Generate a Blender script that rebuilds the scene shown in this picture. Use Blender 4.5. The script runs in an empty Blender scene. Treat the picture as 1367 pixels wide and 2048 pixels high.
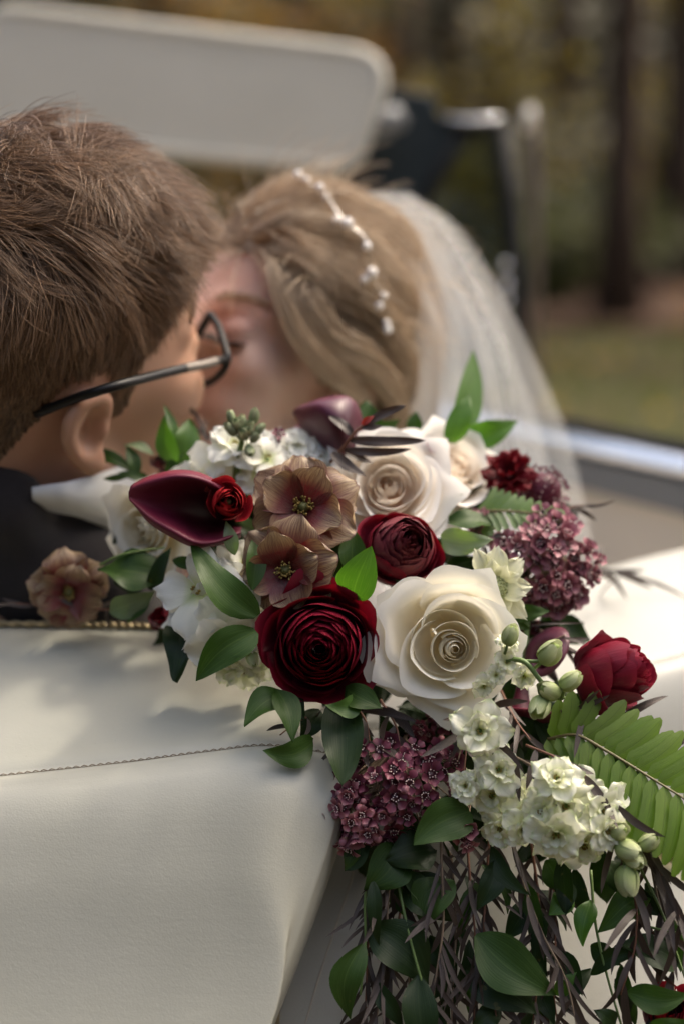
import bpy, math, random
import numpy as np
from mathutils import Vector, Matrix
R = math.radians
random.seed(7); rng = np.random.default_rng(11)
scene = bpy.context.scene
COL = scene.collection

# ------------------------------------------------------------------ camera
PITCH = R(12); EYE = Vector((0, 0, 1.45)); FPX = 55/36*2048
cam = bpy.data.cameras.new('camera'); cam.lens = 55; cam.sensor_width = 36
cam.clip_start = .02; cam.clip_end = 400
cam.dof.use_dof = True; cam.dof.focus_distance = .875; cam.dof.aperture_fstop = 2.4
camo = bpy.data.objects.new('camera', cam); COL.objects.link(camo)
camo.location = EYE; camo.rotation_euler = (math.pi/2-PITCH, 0, 0)
scene.camera = camo
RT = Vector((1, 0, 0)); FW = Vector((0, math.cos(PITCH), -math.sin(PITCH))); UP = Vector((0, math.sin(PITCH), math.cos(PITCH)))
def P(x, y, d):
    return EYE + FW*d + RT*((x-683.5)/FPX*d) + UP*((1024-y)/FPX*d)
def D(r, u, b):                      # a direction: right, up, towards the viewer
    return (RT*r + UP*u - FW*b).normalized()

# ------------------------------------------------------------------ light
SUN_AZ, SUN_EL = R(55), R(58); SHADE, DENSE = 23, 38
world = bpy.data.worlds.new('World'); scene.world = world; world.use_nodes = True
wn = world.node_tree; sky = wn.nodes.new('ShaderNodeTexSky'); sky.sky_type = 'NISHITA'
sky.sun_disc = False; sky.sun_elevation = SUN_EL; sky.sun_rotation = SUN_AZ
sky.air_density = .7; sky.dust_density = 7.0; sky.ozone_density = .3
wt = wn.nodes.new('ShaderNodeMix'); wt.data_type = 'RGBA'; wt.blend_type = 'MULTIPLY'; wt.inputs[0].default_value = 1
wt.inputs[7].default_value = (1, .985, .92, 1); wn.links.new(sky.outputs[0], wt.inputs[6])
wn.links.new(wt.outputs[2], wn.nodes['Background'].inputs[0])
wn.nodes['Background'].inputs[1].default_value = .15
sl = bpy.data.lights.new('sun', 'SUN'); sl.energy = 2.5; sl.angle = R(5); sl.color = (1, .9, .76)
so = bpy.data.objects.new('sun', sl); COL.objects.link(so)
sd = Vector((math.sin(SUN_AZ)*math.cos(SUN_EL), math.cos(SUN_AZ)*math.cos(SUN_EL), math.sin(SUN_EL)))
so.rotation_euler = (-sd).to_track_quat('-Z', 'Y').to_euler(); so.location = (3, 4, 6)
vs = scene.view_settings
vs.view_transform = 'Standard'; vs.look = 'None'; vs.gamma = 1; vs.use_curve_mapping = False
vs.exposure = 1.78
scene.cycles.use_denoising = True
scene.cycles.max_bounces = 12; scene.cycles.diffuse_bounces = 7; scene.cycles.transmission_bounces = 10; scene.cycles.transparent_max_bounces = 12
scene.cycles.sample_clamp_indirect = 6

# ------------------------------------------------------------------ helpers
def tag(o, label=None, cat=None, group=None, kind=None):
    if label: o['label'] = label
    if cat: o['category'] = cat
    if group: o['group'] = group
    if kind: o['kind'] = kind
    return o
def empty(name, loc=(0, 0, 0), parent=None, rot=None):
    o = bpy.data.objects.new(name, None); COL.objects.link(o); o.empty_display_size = .02
    if rot is not None: o.rotation_mode = 'QUATERNION'; o.rotation_quaternion = rot
    o.location = loc
    if parent is not None: o.parent = parent
    return o
def mk(name, V, F, mat, parent=None, uv=None, smooth=True, mi=None):
    me = bpy.data.meshes.new(name)
    me.from_pydata([tuple(v) for v in V], [], F)
    if uv is not None:
        l = me.uv_layers.new(name='UVMap')
        vi = np.zeros(len(me.loops), np.int32); me.loops.foreach_get('vertex_index', vi)
        l.data.foreach_set('uv', np.asarray(uv, np.float32)[vi].ravel())
    for m in (mat if isinstance(mat, (list, tuple)) else [mat]): me.materials.append(m)
    if mi is not None: me.polygons.foreach_set('material_index', np.asarray(mi, np.int32))
    if smooth: me.polygons.foreach_set('use_smooth', np.ones(len(me.polygons), bool))
    me.update()
    o = bpy.data.objects.new(name, me); COL.objects.link(o)
    if parent is not None: o.parent = parent
    return o
def twin(src, parent, loc=(0, 0, 0), rot=None, sc=1):
    o = src.copy(); COL.objects.link(o); o.parent = parent
    if rot is not None: o.rotation_mode = 'QUATERNION'; o.rotation_quaternion = rot
    o.location = loc; o.scale = (sc,)*3
    return o
class Bag:                            # gathers shapes into one mesh
    def __init__(s): s.V = []; s.F = []; s.UV = []; s.M = []
    def add(s, V, F, UV=None, m=0, X=None):
        b = len(s.V)
        V = [Vector(v) for v in V]
        if X is not None: V = [X @ v for v in V]
        s.V += V; s.F += [tuple(i+b for i in f) for f in F]; s.M += [m]*len(F)
        s.UV += list(UV) if UV is not None else [(0, 0)]*len(V)
        return s
    def build(s, name, mat, parent=None, smooth=True):
        return mk(name, s.V, s.F, mat, parent, s.UV, smooth, s.M)
def gridF(nu, nv, wrap=False):
    F = []
    for j in range(nv-1):
        for i in range(nu if wrap else nu-1):
            k = (i+1) % nu
            F.append((j*nu+i, j*nu+k, (j+1)*nu+k, (j+1)*nu+i))
    return F
def tube(pts, rad, n=6, caps=True):
    pts = [Vector(p) for p in pts]; m = len(pts)
    rad = rad if isinstance(rad, (list, tuple)) else [rad]*m
    V, UV, F = [], [], []
    t = (pts[1]-pts[0]).normalized(); nrm = t.orthogonal().normalized()
    for i, p in enumerate(pts):
        t = (pts[min(i+1, m-1)]-pts[max(i-1, 0)]).normalized()
        nrm = (nrm-t*nrm.dot(t)).normalized(); b = t.cross(nrm)
        for k in range(n):
            a = 2*math.pi*k/n
            V.append(p+(nrm*math.cos(a)+b*math.sin(a))*rad[i]); UV.append((k/n, i/(m-1)))
    F = gridF(n, m, True)
    if caps:
        F.append(tuple(range(n))[::-1]); F.append(tuple(range((m-1)*n, m*n)))
    return V, F, UV
def ball(c, r, nu=10, nv=7, X=None):
    V, F, UV = [], [], []
    rr = r if isinstance(r, (tuple, list)) else (r, r, r)
    for j in range(nv):
        th = math.pi*j/(nv-1)
        for i in range(nu):
            a = 2*math.pi*i/nu
            s = max(math.sin(th), 1e-3)
            V.append(Vector((c[0]+rr[0]*s*math.cos(a), c[1]+rr[1]*s*math.sin(a), c[2]+rr[2]*math.cos(th)))); UV.append((i/nu, j/(nv-1)))
    return V, [f[::-1] for f in gridF(nu, nv, True)], UV
def box(c, s):
    V = [(c[0]+x*s[0]/2, c[1]+y*s[1]/2, c[2]+z*s[2]/2) for z in (-1, 1) for y in (-1, 1) for x in (-1, 1)]
    return V, [(0, 2, 3, 1), (4, 5, 7, 6), (0, 1, 5, 4), (2, 6, 7, 3), (0, 4, 6, 2), (1, 3, 7, 5)], None
def cat(pts, n):                      # Catmull-Rom through points
    p = np.array([tuple(q) for q in pts], float)
    p = np.vstack([2*p[0]-p[1], p, 2*p[-1]-p[-2]])
    out = []
    for t in np.linspace(0, len(pts)-1, n):
        i = min(int(t), len(pts)-2); f = t-i
        a, b, c, d = p[i], p[i+1], p[i+2], p[i+3]
        out.append(.5*(2*b+(c-a)*f+(2*a-5*b+4*c-d)*f*f+(3*b-a-3*c+d)*f**3))
    return [Vector(q) for q in out]
def patch(ctrl, nu, nv):              # smooth sheet through a grid of points
    rows = [cat(r, nu) for r in ctrl]
    cols = [cat([r[i] for r in rows], nv) for i in range(nu)]
    return [[cols[i][j] for i in range(nu)] for j in range(nv)]
def sheet(rows):
    nv, nu = len(rows), len(rows[0])
    V = [p for r in rows for p in r]; UV = [(i/(nu-1), j/(nv-1)) for j in range(nv) for i in range(nu)]
    return V, gridF(nu, nv), UV
def face(n, roll=0):                  # quaternion: local Z along n, local Y as near up as it goes
    n = Vector(n).normalized()
    x = UP.cross(n)
    if x.length < 1e-3: x = RT.copy()
    x.normalize(); y = n.cross(x)
    return Matrix((x, y, n)).transposed().to_quaternion() @ Matrix.Rotation(roll, 3, 'Z').to_quaternion()

# ------------------------------------------------------------------ materials
class N:
    def __init__(s, name):
        s.m = bpy.data.materials.new(name); s.m.use_nodes = True
        s.t = s.m.node_tree; s.t.nodes.clear()
        s.out = s.t.nodes.new('ShaderNodeOutputMaterial')
    def n(s, typ, **kw):
        o = s.t.nodes.new('ShaderNode'+typ)
        for k, v in kw.items():
            if k.startswith('i_'):
                o.inputs[k[2:].replace('_', ' ')].default_value = v
            else: setattr(o, k, v)
        return o
    def l(s, a, b): s.t.links.new(a, b)
    def ramp(s, src, stops):
        r = s.n('ValToRGB'); e = r.color_ramp.elements
        while len(e) < len(stops): e.new(.5)
        for el, (p, c) in zip(e, stops): el.position = p; el.color = (*c, 1) if len(c) == 3 else c
        s.l(src, r.inputs[0]); return r.outputs[0]
    def math(s, op, a, b=None):
        m = s.n('Math', operation=op)
        for i, v in enumerate((a, b)):
            if v is None: continue
            if isinstance(v, (int, float)): m.inputs[i].default_value = v
            else: s.l(v, m.inputs[i])
        return m.outputs[0]
    def mix(s, f, a, b, blend='MIX'):
        m = s.n('Mix', data_type='RGBA', blend_type=blend)
        for i, v in ((0, f), (6, a), (7, b)):
            if isinstance(v, (int, float)): m.inputs[i].default_value = v
            elif isinstance(v, (tuple, list)): m.inputs[i].default_value = (*v, 1)
            else: s.l(v, m.inputs[i])
        return m.outputs[2]
    def noise(s, scale, detail=3, rough=.5, vec=None, dist=0):
        t = s.n('TexNoise'); t.inputs['Scale'].default_value = scale; t.inputs['Detail'].default_value = detail
        t.inputs['Roughness'].default_value = rough; t.inputs['Distortion'].default_value = dist
        if vec is not None: s.l(vec, t.inputs['Vector'])
        return t.outputs[0]
    def bsdf(s, col, rough=.5, spec=.5, bump=None, strength=.2, dist=.001, trans=0, tcol=None, **kw):
        b = s.n('BsdfPrincipled')
        for k, v in (('Base Color', col), ('Roughness', rough), ('Specular IOR Level', spec)):
            if isinstance(v, (int, float)): b.inputs[k].default_value = v
            elif isinstance(v, (tuple, list)): b.inputs[k].default_value = (*v, 1)
            else: s.l(v, b.inputs[k])
        for k, v in kw.items(): b.inputs[k.replace('_', ' ')].default_value = v
        nrm = None
        if bump is not None:
            bp = s.n('Bump'); bp.inputs['Strength'].default_value = strength; bp.inputs['Distance'].default_value = dist
            s.l(bump, bp.inputs['Height']); nrm = bp.outputs[0]; s.l(nrm, b.inputs['Normal'])
        o = b.outputs[0]
        if trans:
            t = s.n('BsdfTranslucent'); c = col if tcol is None else tcol
            if isinstance(c, (tuple, list)): t.inputs[0].default_value = (*c, 1)
            else: s.l(c, t.inputs[0])
            if nrm is not None: s.l(nrm, t.inputs[1])
            mx = s.n('MixShader'); mx.inputs[0].default_value = trans
            s.l(o, mx.inputs[1]); s.l(t.outputs[0], mx.inputs[2]); o = mx.outputs[0]
        s.l(o, s.out.inputs[0]); return s.m
    def uv(s):
        sp = s.n('SeparateXYZ'); s.l(s.n('TexCoord').outputs['UV'], sp.inputs[0]); return sp.outputs[0], sp.outputs[1]
    def obj(s): return s.n('TexCoord').outputs['Object']
    def pos(s): return s.n('NewGeometry').outputs['Position']
    def rnd(s): return s.n('ObjectInfo').outputs['Random']
def plain(name, col, rough=.5, spec=.5, **kw):
    return N(name).bsdf(col, rough, spec, **kw)
def petal_mat(name, stops, rough=.5, trans=.3, veins=0, vein_col=None, vary=.25, bump=.25, spec=.3, sheen=0, tboost=None, nscale=60):
    s = N(name); u, v = s.uv()
    col = s.ramp(v, stops)
    cmb = s.n('CombineXYZ'); s.l(s.math('MULTIPLY', u, 40 if veins else 9), cmb.inputs[0]); s.l(s.math('MULTIPLY', v, 1.6), cmb.inputs[1]); s.l(s.math('MULTIPLY', s.rnd(), 50), cmb.inputs[2])
    st = s.noise(1.6, 4, .6, cmb.outputs[0])
    if veins:
        f = s.ramp(st, [(.44, (0, 0, 0)), (.58, (1, 1, 1))])
        col = s.mix(s.math('MULTIPLY', f, veins), col, vein_col)
    blot = s.noise(nscale, 3, .55, s.obj())
    k = s.math('ADD', s.math('MULTIPLY', s.rnd(), vary), s.math('MULTIPLY', blot, vary*1.2))
    k = s.math('ADD', k, 1-vary*1.1)
    c3 = s.n('CombineXYZ')
    for i in range(3): s.l(k, c3.inputs[i])
    col = s.mix(1, col, c3.outputs[0], 'MULTIPLY')
    h = s.math('ADD', st, s.math('MULTIPLY', blot, .6))
    return s.bsdf(col, rough, spec, h, bump, .0009, trans, tboost and s.mix(1, col, tboost, 'MULTIPLY'), Sheen_Weight=sheen)
def leaf_mat(name, c1, c2, mid, rough=.36, trans=.22, spec=.45, tcol=(1.6, 2.2, .6), vein=.35):
    s = N(name); u, v = s.uv()
    au = s.math('ABSOLUTE', s.math('SUBTRACT', u, .5))
    n1 = s.noise(45, 3, .6, s.pos())
    f = s.math('ADD', s.math('MULTIPLY', n1, .7), s.math('MULTIPLY', s.rnd(), .5))
    col = s.mix(s.math('SUBTRACT', f, .1), c1, c2)
    cmb = s.n('CombineXYZ'); s.l(s.math('MULTIPLY', u, 22), cmb.inputs[0]); s.l(s.math('MULTIPLY', v, 1.3), cmb.inputs[1])
    vn = s.noise(1.5, 2, .5, cmb.outputs[0])
    col = s.mix(s.math('MULTIPLY', s.ramp(vn, [(.5, (0, 0, 0)), (.7, (1, 1, 1))]), vein), col, mid)
    mr = s.ramp(au, [(0, (1, 1, 1)), (.03, (0, 0, 0))])
    col = s.mix(s.math('MULTIPLY', mr, .55), col, mid)
    edge = s.ramp(au, [(.47, (0, 0, 0)), (.5, (1, 1, 1))])
    col = s.mix(s.math('MULTIPLY', edge, .3), col, mid)
    spots = s.ramp(s.noise(160, 2, .5, s.pos()), [(.72, (0, 0, 0)), (.76, (1, 1, 1))])
    col = s.mix(s.math('MULTIPLY', spots, .35), col, (.12, .10, .03))
    h = s.math('ADD', s.math('MULTIPLY', vn, .8), s.math('MULTIPLY', n1, .5))
    return s.bsdf(col, rough, spec, h, .3, .0008, trans, s.mix(1, col, tcol, 'MULTIPLY'))

def leather(name, c, c2):
    s = N(name); p = s.pos()
    v = s.n('TexVoronoi'); v.inputs['Scale'].default_value = 900; s.l(p, v.inputs['Vector'])
    n1 = s.noise(260, 5, .65, p, .6); n2 = s.noise(6, 3, .6, p); n3 = s.noise(1400, 2, .5, p)
    mp = s.n('Mapping'); mp.inputs['Scale'].default_value = (18, 60, 120); s.l(p, mp.inputs['Vector'])
    n4 = s.noise(1, 4, .6, mp.outputs[0], .8)
    col = s.mix(s.ramp(n2, [(.35, (0, 0, 0)), (.7, (1, 1, 1))]), c, c2)
    dirt = s.ramp(s.noise(420, 2, .6, p), [(.70, (0, 0, 0)), (.75, (1, 1, 1))])
    col = s.mix(s.math('MULTIPLY', dirt, .22), col, (.2, .17, .13))
    h = s.math('ADD', s.math('MULTIPLY', v.outputs[0], .35), s.math('ADD', s.math('MULTIPLY', n1, .9), s.math('ADD', s.math('MULTIPLY', n3, .25), s.math('MULTIPLY', n4, .8))))
    u_, v_ = s.uv()                    # puckers where the seam draws the leather together, and a few soft creases
    mk_ = s.ramp(s.math('ABSOLUTE', s.math('SUBTRACT', v_, .555)), [(.0, (1, 1, 1)), (.05, (0, 0, 0))])
    cm = s.n('CombineXYZ'); s.l(s.math('MULTIPLY', u_, 85), cm.inputs[0]); s.l(s.math('MULTIPLY', v_, 9), cm.inputs[1])
    h = s.math('ADD', h, s.math('MULTIPLY', s.math('MULTIPLY', s.noise(1, 2, .5, cm.outputs[0]), mk_), 2.0))
    rough = s.math('ADD', s.math('MULTIPLY', n1, .22), .3)
    return s.bsdf(col, rough, .45, h, .11, .0012, Coat_Weight=.12, Coat_Roughness=.35)
M = {}
M['leather'] = leather('cream_leather', (.455, .448, .375), (.405, .398, .325))
M['leather2'] = leather('pale_leather', (.43, .425, .38), (.39, .385, .34))
M['visor'] = leather('visor_vinyl', (.50, .475, .40), (.47, .445, .37))
M['thread'] = plain('brown_thread', (.20, .145, .09), .85)
M['brass'] = plain('aged_brass', (.36, .29, .17), .35, Metallic=.85)
M['chrome'] = plain('chrome', (.75, .76, .78), .16, Metallic=1.0)
M['rubber'] = plain('black_rubber', (.008, .008, .008), .65, .2)
M['paint'] = plain('ivory_car_paint', (.62, .58, .50), .28, Coat_Weight=.6)
M['trim'] = plain('door_trim', (.50, .45, .38), .6)
M['greypaint'] = plain('grey_metal', (.15, .155, .16), .4)
M['teal'] = plain('dark_teal_metal', (.010, .015, .016), .5, .25)
s = N('window_glass'); g = s.n('BsdfGlossy'); g.inputs['Roughness'].default_value = .03; g.inputs[0].default_value = (.8, .85, .85, 1)
t = s.n('BsdfTransparent'); t.inputs[0].default_value = (.62, .68, .64, 1); mx = s.n('MixShader'); mx.inputs[0].default_value = .03
s.l(t.outputs[0], mx.inputs[1]); s.l(g.outputs[0], mx.inputs[2]); s.l(mx.outputs[0], s.out.inputs[0]); M['glass'] = s.m

# ------------------------------------------------------------------ the ground and the woods
s = N('lawn'); p = s.pos()
n1 = s.noise(.35, 4, .6, p); n2 = s.noise(9, 4, .7, p)
c = s.mix(s.ramp(n1, [(.42, (0, 0, 0)), (.56, (1, 1, 1))]), (.026, .029, .010), (.034, .020, .012))
c = s.mix(s.ramp(n2, [(.4, (0, 0, 0)), (.75, (1, 1, 1))]), c, (.040, .031, .014))
M['lawn'] = s.bsdf(c, .9, .1, n2, .6, .05)
G = 30
gx = np.linspace(-140, 140, 71); gy = np.linspace(-60, 220, 71)
V = [(x, y, max(0, .06*(y-14))*.5*(1 if y > 14 else 0)+.05*math.sin(x*.4)*math.sin(y*.31) if (x*x+y*y > 16) else 0) for y in gy for x in gx]
tag(mk('ground', V, gridF(71, 71), M['lawn']), kind='structure')
s = N('mulch'); p = s.pos(); n1 = s.noise(14, 4, .7, p)
M['mulch'] = s.bsdf(s.mix(n1, (.022, .013, .009), (.058, .032, .022)), .95, .1, n1, .8, .05)
def blade_field(n, area, h, mat, name, clump=1):
    b = Bag()
    for _ in range(n):
        x, y = area(); a = random.random()*6.28; hh = h*(.5+random.random()); w = h*.12
        dx, dy = math.cos(a)*w, math.sin(a)*w; lx, ly = random.gauss(0, h*.35), random.gauss(0, h*.35)
        z = gz(x, y)
        b.add([(x-dx, y-dy, z), (x+dx, y+dy, z), (x+lx, y+ly, z+hh)], [(0, 1, 2)], [(0, 0), (1, 0), (.5, 1)])
    return tag(b.build(name, mat), kind='stuff')
def gz(x, y): return (max(0, .06*(y-14))*.5 if y > 14 else 0)
M['grassblade'] = leaf_mat('grass_blade', (.036, .040, .013), (.055, .046, .018), (.06, .05, .024), .6, .35)
b = blade_field(16000, lambda: (random.uniform(-2, 9), random.uniform(4.5, 17)), .10, M['grassblade'], 'grass')
s = N('forest_floor'); n1 = s.noise(.8, 5, .7, s.pos()); n2 = s.noise(6, 3, .7, s.pos())
M['forest'] = s.bsdf(s.mix(s.math('MULTIPLY', n1, n2), (.022, .022, .010), (.075, .055, .025)), 1, .05, n2, 1, .3)
hill = [[Vector((-90+190*i/30, 46+3*j+4*math.sin(i*.7), 1+2.6*j-.04*j*j+.5*math.sin(i*1.7+j))) for i in range(31)] for j in range(12)]
V, F, UV = sheet(hill); tag(mk('hill', V, F, M['forest']), kind='structure')
# a bed of red brown mulch under the trees
bed = []
for j in range(13):
    t = j/12; yy = 14.2+5.5*t
    bed.append([Vector((-14+40*i/20, yy+.7*math.sin(i*.9+j*.3)*(1 if j in (0, 12) else .3), gz(0, yy+.8)+.06+.04*math.sin(i*1.3+j))) for i in range(21)])
V, F, UV = sheet(bed); tag(mk('mulch_bed', V, F, M['mulch']), kind='structure')

def bark(name, a, b):
    s = N(name); p = s.pos(); mp = s.n('Mapping'); mp.inputs['Scale'].default_value = (14, 14, 2.2); s.l(p, mp.inputs['Vector'])
    n1 = s.noise(1.5, 5, .7, mp.outputs[0]); return s.bsdf(s.mix(n1, a, b), .9, .15, n1, .9, .04)
M['bark'] = bark('bark', (.028, .018, .012), (.085, .055, .036))
M['bark2'] = bark('grey_bark', (.08, .055, .035), (.20, .145, .10))
def crown_mat(name, a, b, tr=.45): return leaf_mat(name, a, b, a, .55, tr, .25, (1.5, 1.7, .5), 0)
M['green'] = crown_mat('green_foliage', (.034, .045, .009), (.075, .07, .014))
M['yellow'] = crown_mat('yellow_green_foliage', (.24, .19, .025), (.36, .25, .035), .5)
M['rust'] = crown_mat('rust_foliage', (.26, .12, .025), (.40, .22, .05), .5)
M['dark'] = crown_mat('dark_foliage', (.020, .021, .007), (.042, .034, .011), .25)
def leaves(bag, c, r, n, size):
    for _ in range(n):
        v = Vector((random.gauss(0, 1), random.gauss(0, 1), random.gauss(0, 1))).normalized()*(random.random()**.4)
        q = Vector(c)+Vector((v.x*r[0], v.y*r[1], v.z*r[2]))
        a = Vector((random.gauss(0, 1), random.gauss(0, 1), random.gauss(0, .6))).normalized()
        e = a.orthogonal().normalized(); sz = size*random.uniform(.6, 1.3)
        bag.add([q-a*sz, q+e*sz*.45, q+a*sz, q-e*sz*.45], [(0, 1, 2, 3)], [(.5, 0), (1, .5), (.5, 1), (0, .5)])
def tree(name, x, y, h, r, cm, bm, label, low, n=26, lean=0, cr=None):
    root = tag(empty(name, (x, y, gz(x, y)-.05)), label, 'tree', 'trees of the wood behind the lawn')
    b = Bag(); top = Vector((lean*h, 0, h))
    pts = [Vector((lean*h*t+math.sin(t*5+x)*.1*r*4*t, math.cos(t*4+y)*.1*t, h*t)) for t in np.linspace(0, 1, 9)]
    b.add(*tube(pts, [r*(1.5 if i == 0 else 1.12-.95*i/8) for i in range(9)], 9))
    tips = []
    for k in range(11):
        t = random.uniform(low, .95); p0 = Vector(pts[int(t*8)]); a = random.random()*6.28
        ln = h*random.uniform(.16, .3)*(1.2-t*.5)
        q = [p0+Vector((math.cos(a)*ln*s_, math.sin(a)*ln*s_, ln*.35*s_-ln*.25*s_*s_)) for s_ in (0, .35, .7, 1)]
        b.add(*tube(q, [r*.35, r*.25, r*.15, r*.05], 5)); tips += q[1:]
    b.build('trunk', bm, root)
    cb = Bag()
    for k in range(n):
        c0 = random.choice(tips)+Vector((random.gauss(0, .5), random.gauss(0, .5), random.gauss(0, .4)))
        rr = random.uniform(.5, 1.2)
        leaves(cb, c0, (rr, rr, rr*.6), 70, .13)
    cb.build('crown', cm, root)
    return root
def shrub(x, y, r, h, cm, label, stems=5):
    root = tag(empty('shrub', (x, y, gz(x, y)-.03)), label, 'shrub', 'shrubs at the edge of the wood')
    b = Bag(); cb = Bag()
    for k in range(stems):
        a = random.random()*6.28; e = Vector((math.cos(a)*r*.6, math.sin(a)*r*.6, h*.8))
        b.add(*tube([Vector((0, 0, 0)), e*.5+Vector((0, 0, h*.1)), e], [.035, .025, .01], 5))
    for k in range(14):
        a = random.random()*6.28; q = random.random()**.5*r*.8
        leaves(cb, (math.cos(a)*q, math.sin(a)*q, h*random.uniform(.2, .95)), (r*.4, r*.4, h*.2), 45, .10)
    b.build('stem', M['bark'], root); cb.build('foliage', cm, root); return root
def bgx(px, y): return (px-683.5)/FPX*y     # where a picture column falls at distance y
T = [(1232, 15.5, 11, .20, 'dark', 'bark', 'straight brown trunk in the mulch bed right of the car window', .45),
     (1350, 19, 12, .26, 'dark', 'bark', 'thick dark trunk at the right edge of the wood', .4),
     (1110, 23, 13, .22, 'rust', 'bark', 'slim dark trunk with rust leaves behind the vent window', .3),
     (980, 26, 13, .2, 'yellow', 'bark', 'yellow green tree above the window frame', .16),
     (800, 24, 12, .18, 'yellow', 'bark2', 'pale yellow green tree right of the visor', .14),
     (598, 27, 13, .24, 'rust', 'bark2', 'orange leaved tree over the middle of the visor', .12),
     (330, 25, 12, .2, 'green', 'bark', 'green tree over the left half of the visor', .14),
     (120, 22, 12, .22, 'green', 'bark', 'green tree above the left end of the visor', .14),
     (-150, 24, 12, .2, 'dark', 'bark', 'dark tree beyond the left end of the visor', .15),
     (1480, 25, 13, .22, 'dark', 'bark', 'dark tree beyond the right edge', .15),
     (900, 33, 14, .2, 'dark', 'bark', 'dark tree deep in the wood behind the window frame', .1),
     (1290, 31, 14, .2, 'green', 'bark', 'green tree deep in the wood between two trunks', .1)]
for px, y, h, r, cm, bm, lb, low in T:
    tree('tree', bgx(px, y), y, h, r, M[cm], M[bm], lb, low)
S = [(1180, 18, 1.0, 1.5, 'green', 'low green bush left of the straight brown trunk'),
     (1300, 20, 1.3, 1.9, 'dark', 'dark bush between the two right trunks'),
     (1060, 20, 1.3, 2.2, 'dark', 'dark bush behind the vent window'),
     (940, 22, 1.5, 2.4, 'yellow', 'yellow green bush behind the window frame'),
     (1420, 22, 1.6, 2.6, 'dark', 'dark bush at the right edge of the wood'),
     (780, 23, 1.6, 2.8, 'yellow', 'pale bush right of the visor'),
     (600, 24, 1.6, 3.0, 'rust', 'rust coloured bush behind the visor'),
     (380, 23, 1.7, 3.1, 'green', 'tall green bush behind the visor'),
     (150, 22, 1.7, 3.0, 'green', 'broad green bush behind the left half of the visor'),
     (-100, 22, 1.8, 3.0, 'dark', 'dark bush beyond the left end of the visor'),
     (1120, 16.5, .45, .9, 'green', 'small green bush on the mulch by the car window')]
for px, y, r, h, cm, lb in S: shrub(bgx(px, y), y, r, h, M[cm], lb)
fb = Bag()
for k in range(190):
    x = random.uniform(-22, 22); y = random.uniform(32, 44); z0 = gz(x, y)
    leaves(fb, (x, y, z0+random.uniform(.5, 9)), (2.4, 1.5, 1.6), 110, .34)
for k in range(40):
    x = random.uniform(-24, 26); y = random.uniform(34, 46); z0 = gz(x, y)
    fb.add(*tube([(x, y, z0-.2), (x+.2, y, z0+5), (x, y, z0+12)], [.22, .17, .06], 6))
for k in range(230):                   # the wood goes on round the clearing behind the viewer
    a = random.uniform(-.12, 1.12)*math.pi; q = random.uniform(11, 17); x, y = math.cos(a)*q*1.1, -2-math.sin(a)*q
    leaves(fb, (x, y, random.uniform(.4, 11)), (2.4, 2.0, 1.6), 80, .40)
for k in range(120):                   # closed canopy over the wood
    leaves(fb, (random.uniform(-22, 24), random.uniform(15, 42), random.uniform(7.5, 13)), (2.6, 2.6, 1.2), 60, .42)
for k in range(36):
    a = random.uniform(-.12, 1.12)*math.pi; q = random.uniform(11, 17); x, y = math.cos(a)*q*1.1, -2-math.sin(a)*q
    fb.add(*tube([(x, y, -.2), (x+.2, y, 5), (x, y, 12)], [.22, .17, .06], 6))
tag(fb.build('woods', M['dark']), kind='stuff')
# added tree out of view, placed so its branches dapple the sun on the car
tr_ = tag(empty('tree', (5.6, 4.2, -.05)), 'unseen tall green tree added beside the car to dapple its sunlight', 'tree', 'trees of the wood behind the lawn')
b = Bag(); b.add(*tube([(0, 0, 0), (-.2, 0, 3), (-.5, -.1, 6), (-.7, -.2, 9), (-.8, -.2, 12)], [.30, .24, .19, .12, .04], 9)); cb = Bag(); rs = random.getstate(); random.seed(SHADE)
for k in range(13):
    z0 = random.uniform(5.5, 11); a = math.pi+random.uniform(-1.3, 1.3); ln = random.uniform(1.8, 3.4)
    q = [Vector((-.5, -.1, z0))+Vector((math.cos(a)*ln*t, math.sin(a)*ln*t, ln*.3*t-ln*.15*t*t)) for t in (0, .4, .75, 1)]
    b.add(*tube(q, [.07, .05, .03, .01], 5))
    for p_ in q[1:]:
        for m_ in range(5): leaves(cb, p_+Vector((random.gauss(0, .45), random.gauss(0, .45), random.gauss(0, .3))), (.5, .5, .3), DENSE, .085)
random.setstate(rs); b.build('trunk', M['bark2'], tr_); cb.build('crown', M['green'], tr_)
lf = Bag()
for k in range(220):
    x, y = random.uniform(-3, 10), random.uniform(5, 19); a = random.random()*6.28; q = random.uniform(.04, .08)
    z = gz(x, y)+.05+random.random()*.05
    lf.add([(x+math.cos(a)*q, y+math.sin(a)*q, z), (x-math.sin(a)*q*.5, y+math.cos(a)*q*.5, z+.02), (x-math.cos(a)*q, y-math.sin(a)*q, z), (x+math.sin(a)*q*.5, y-math.cos(a)*q*.5, z+.02)], [(0, 1, 2, 3)], [(.5, 0), (1, .5), (.5, 1), (0, .5)])
tag(lf.build('fallen_leaves', M['rust']), kind='stuff')

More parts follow.
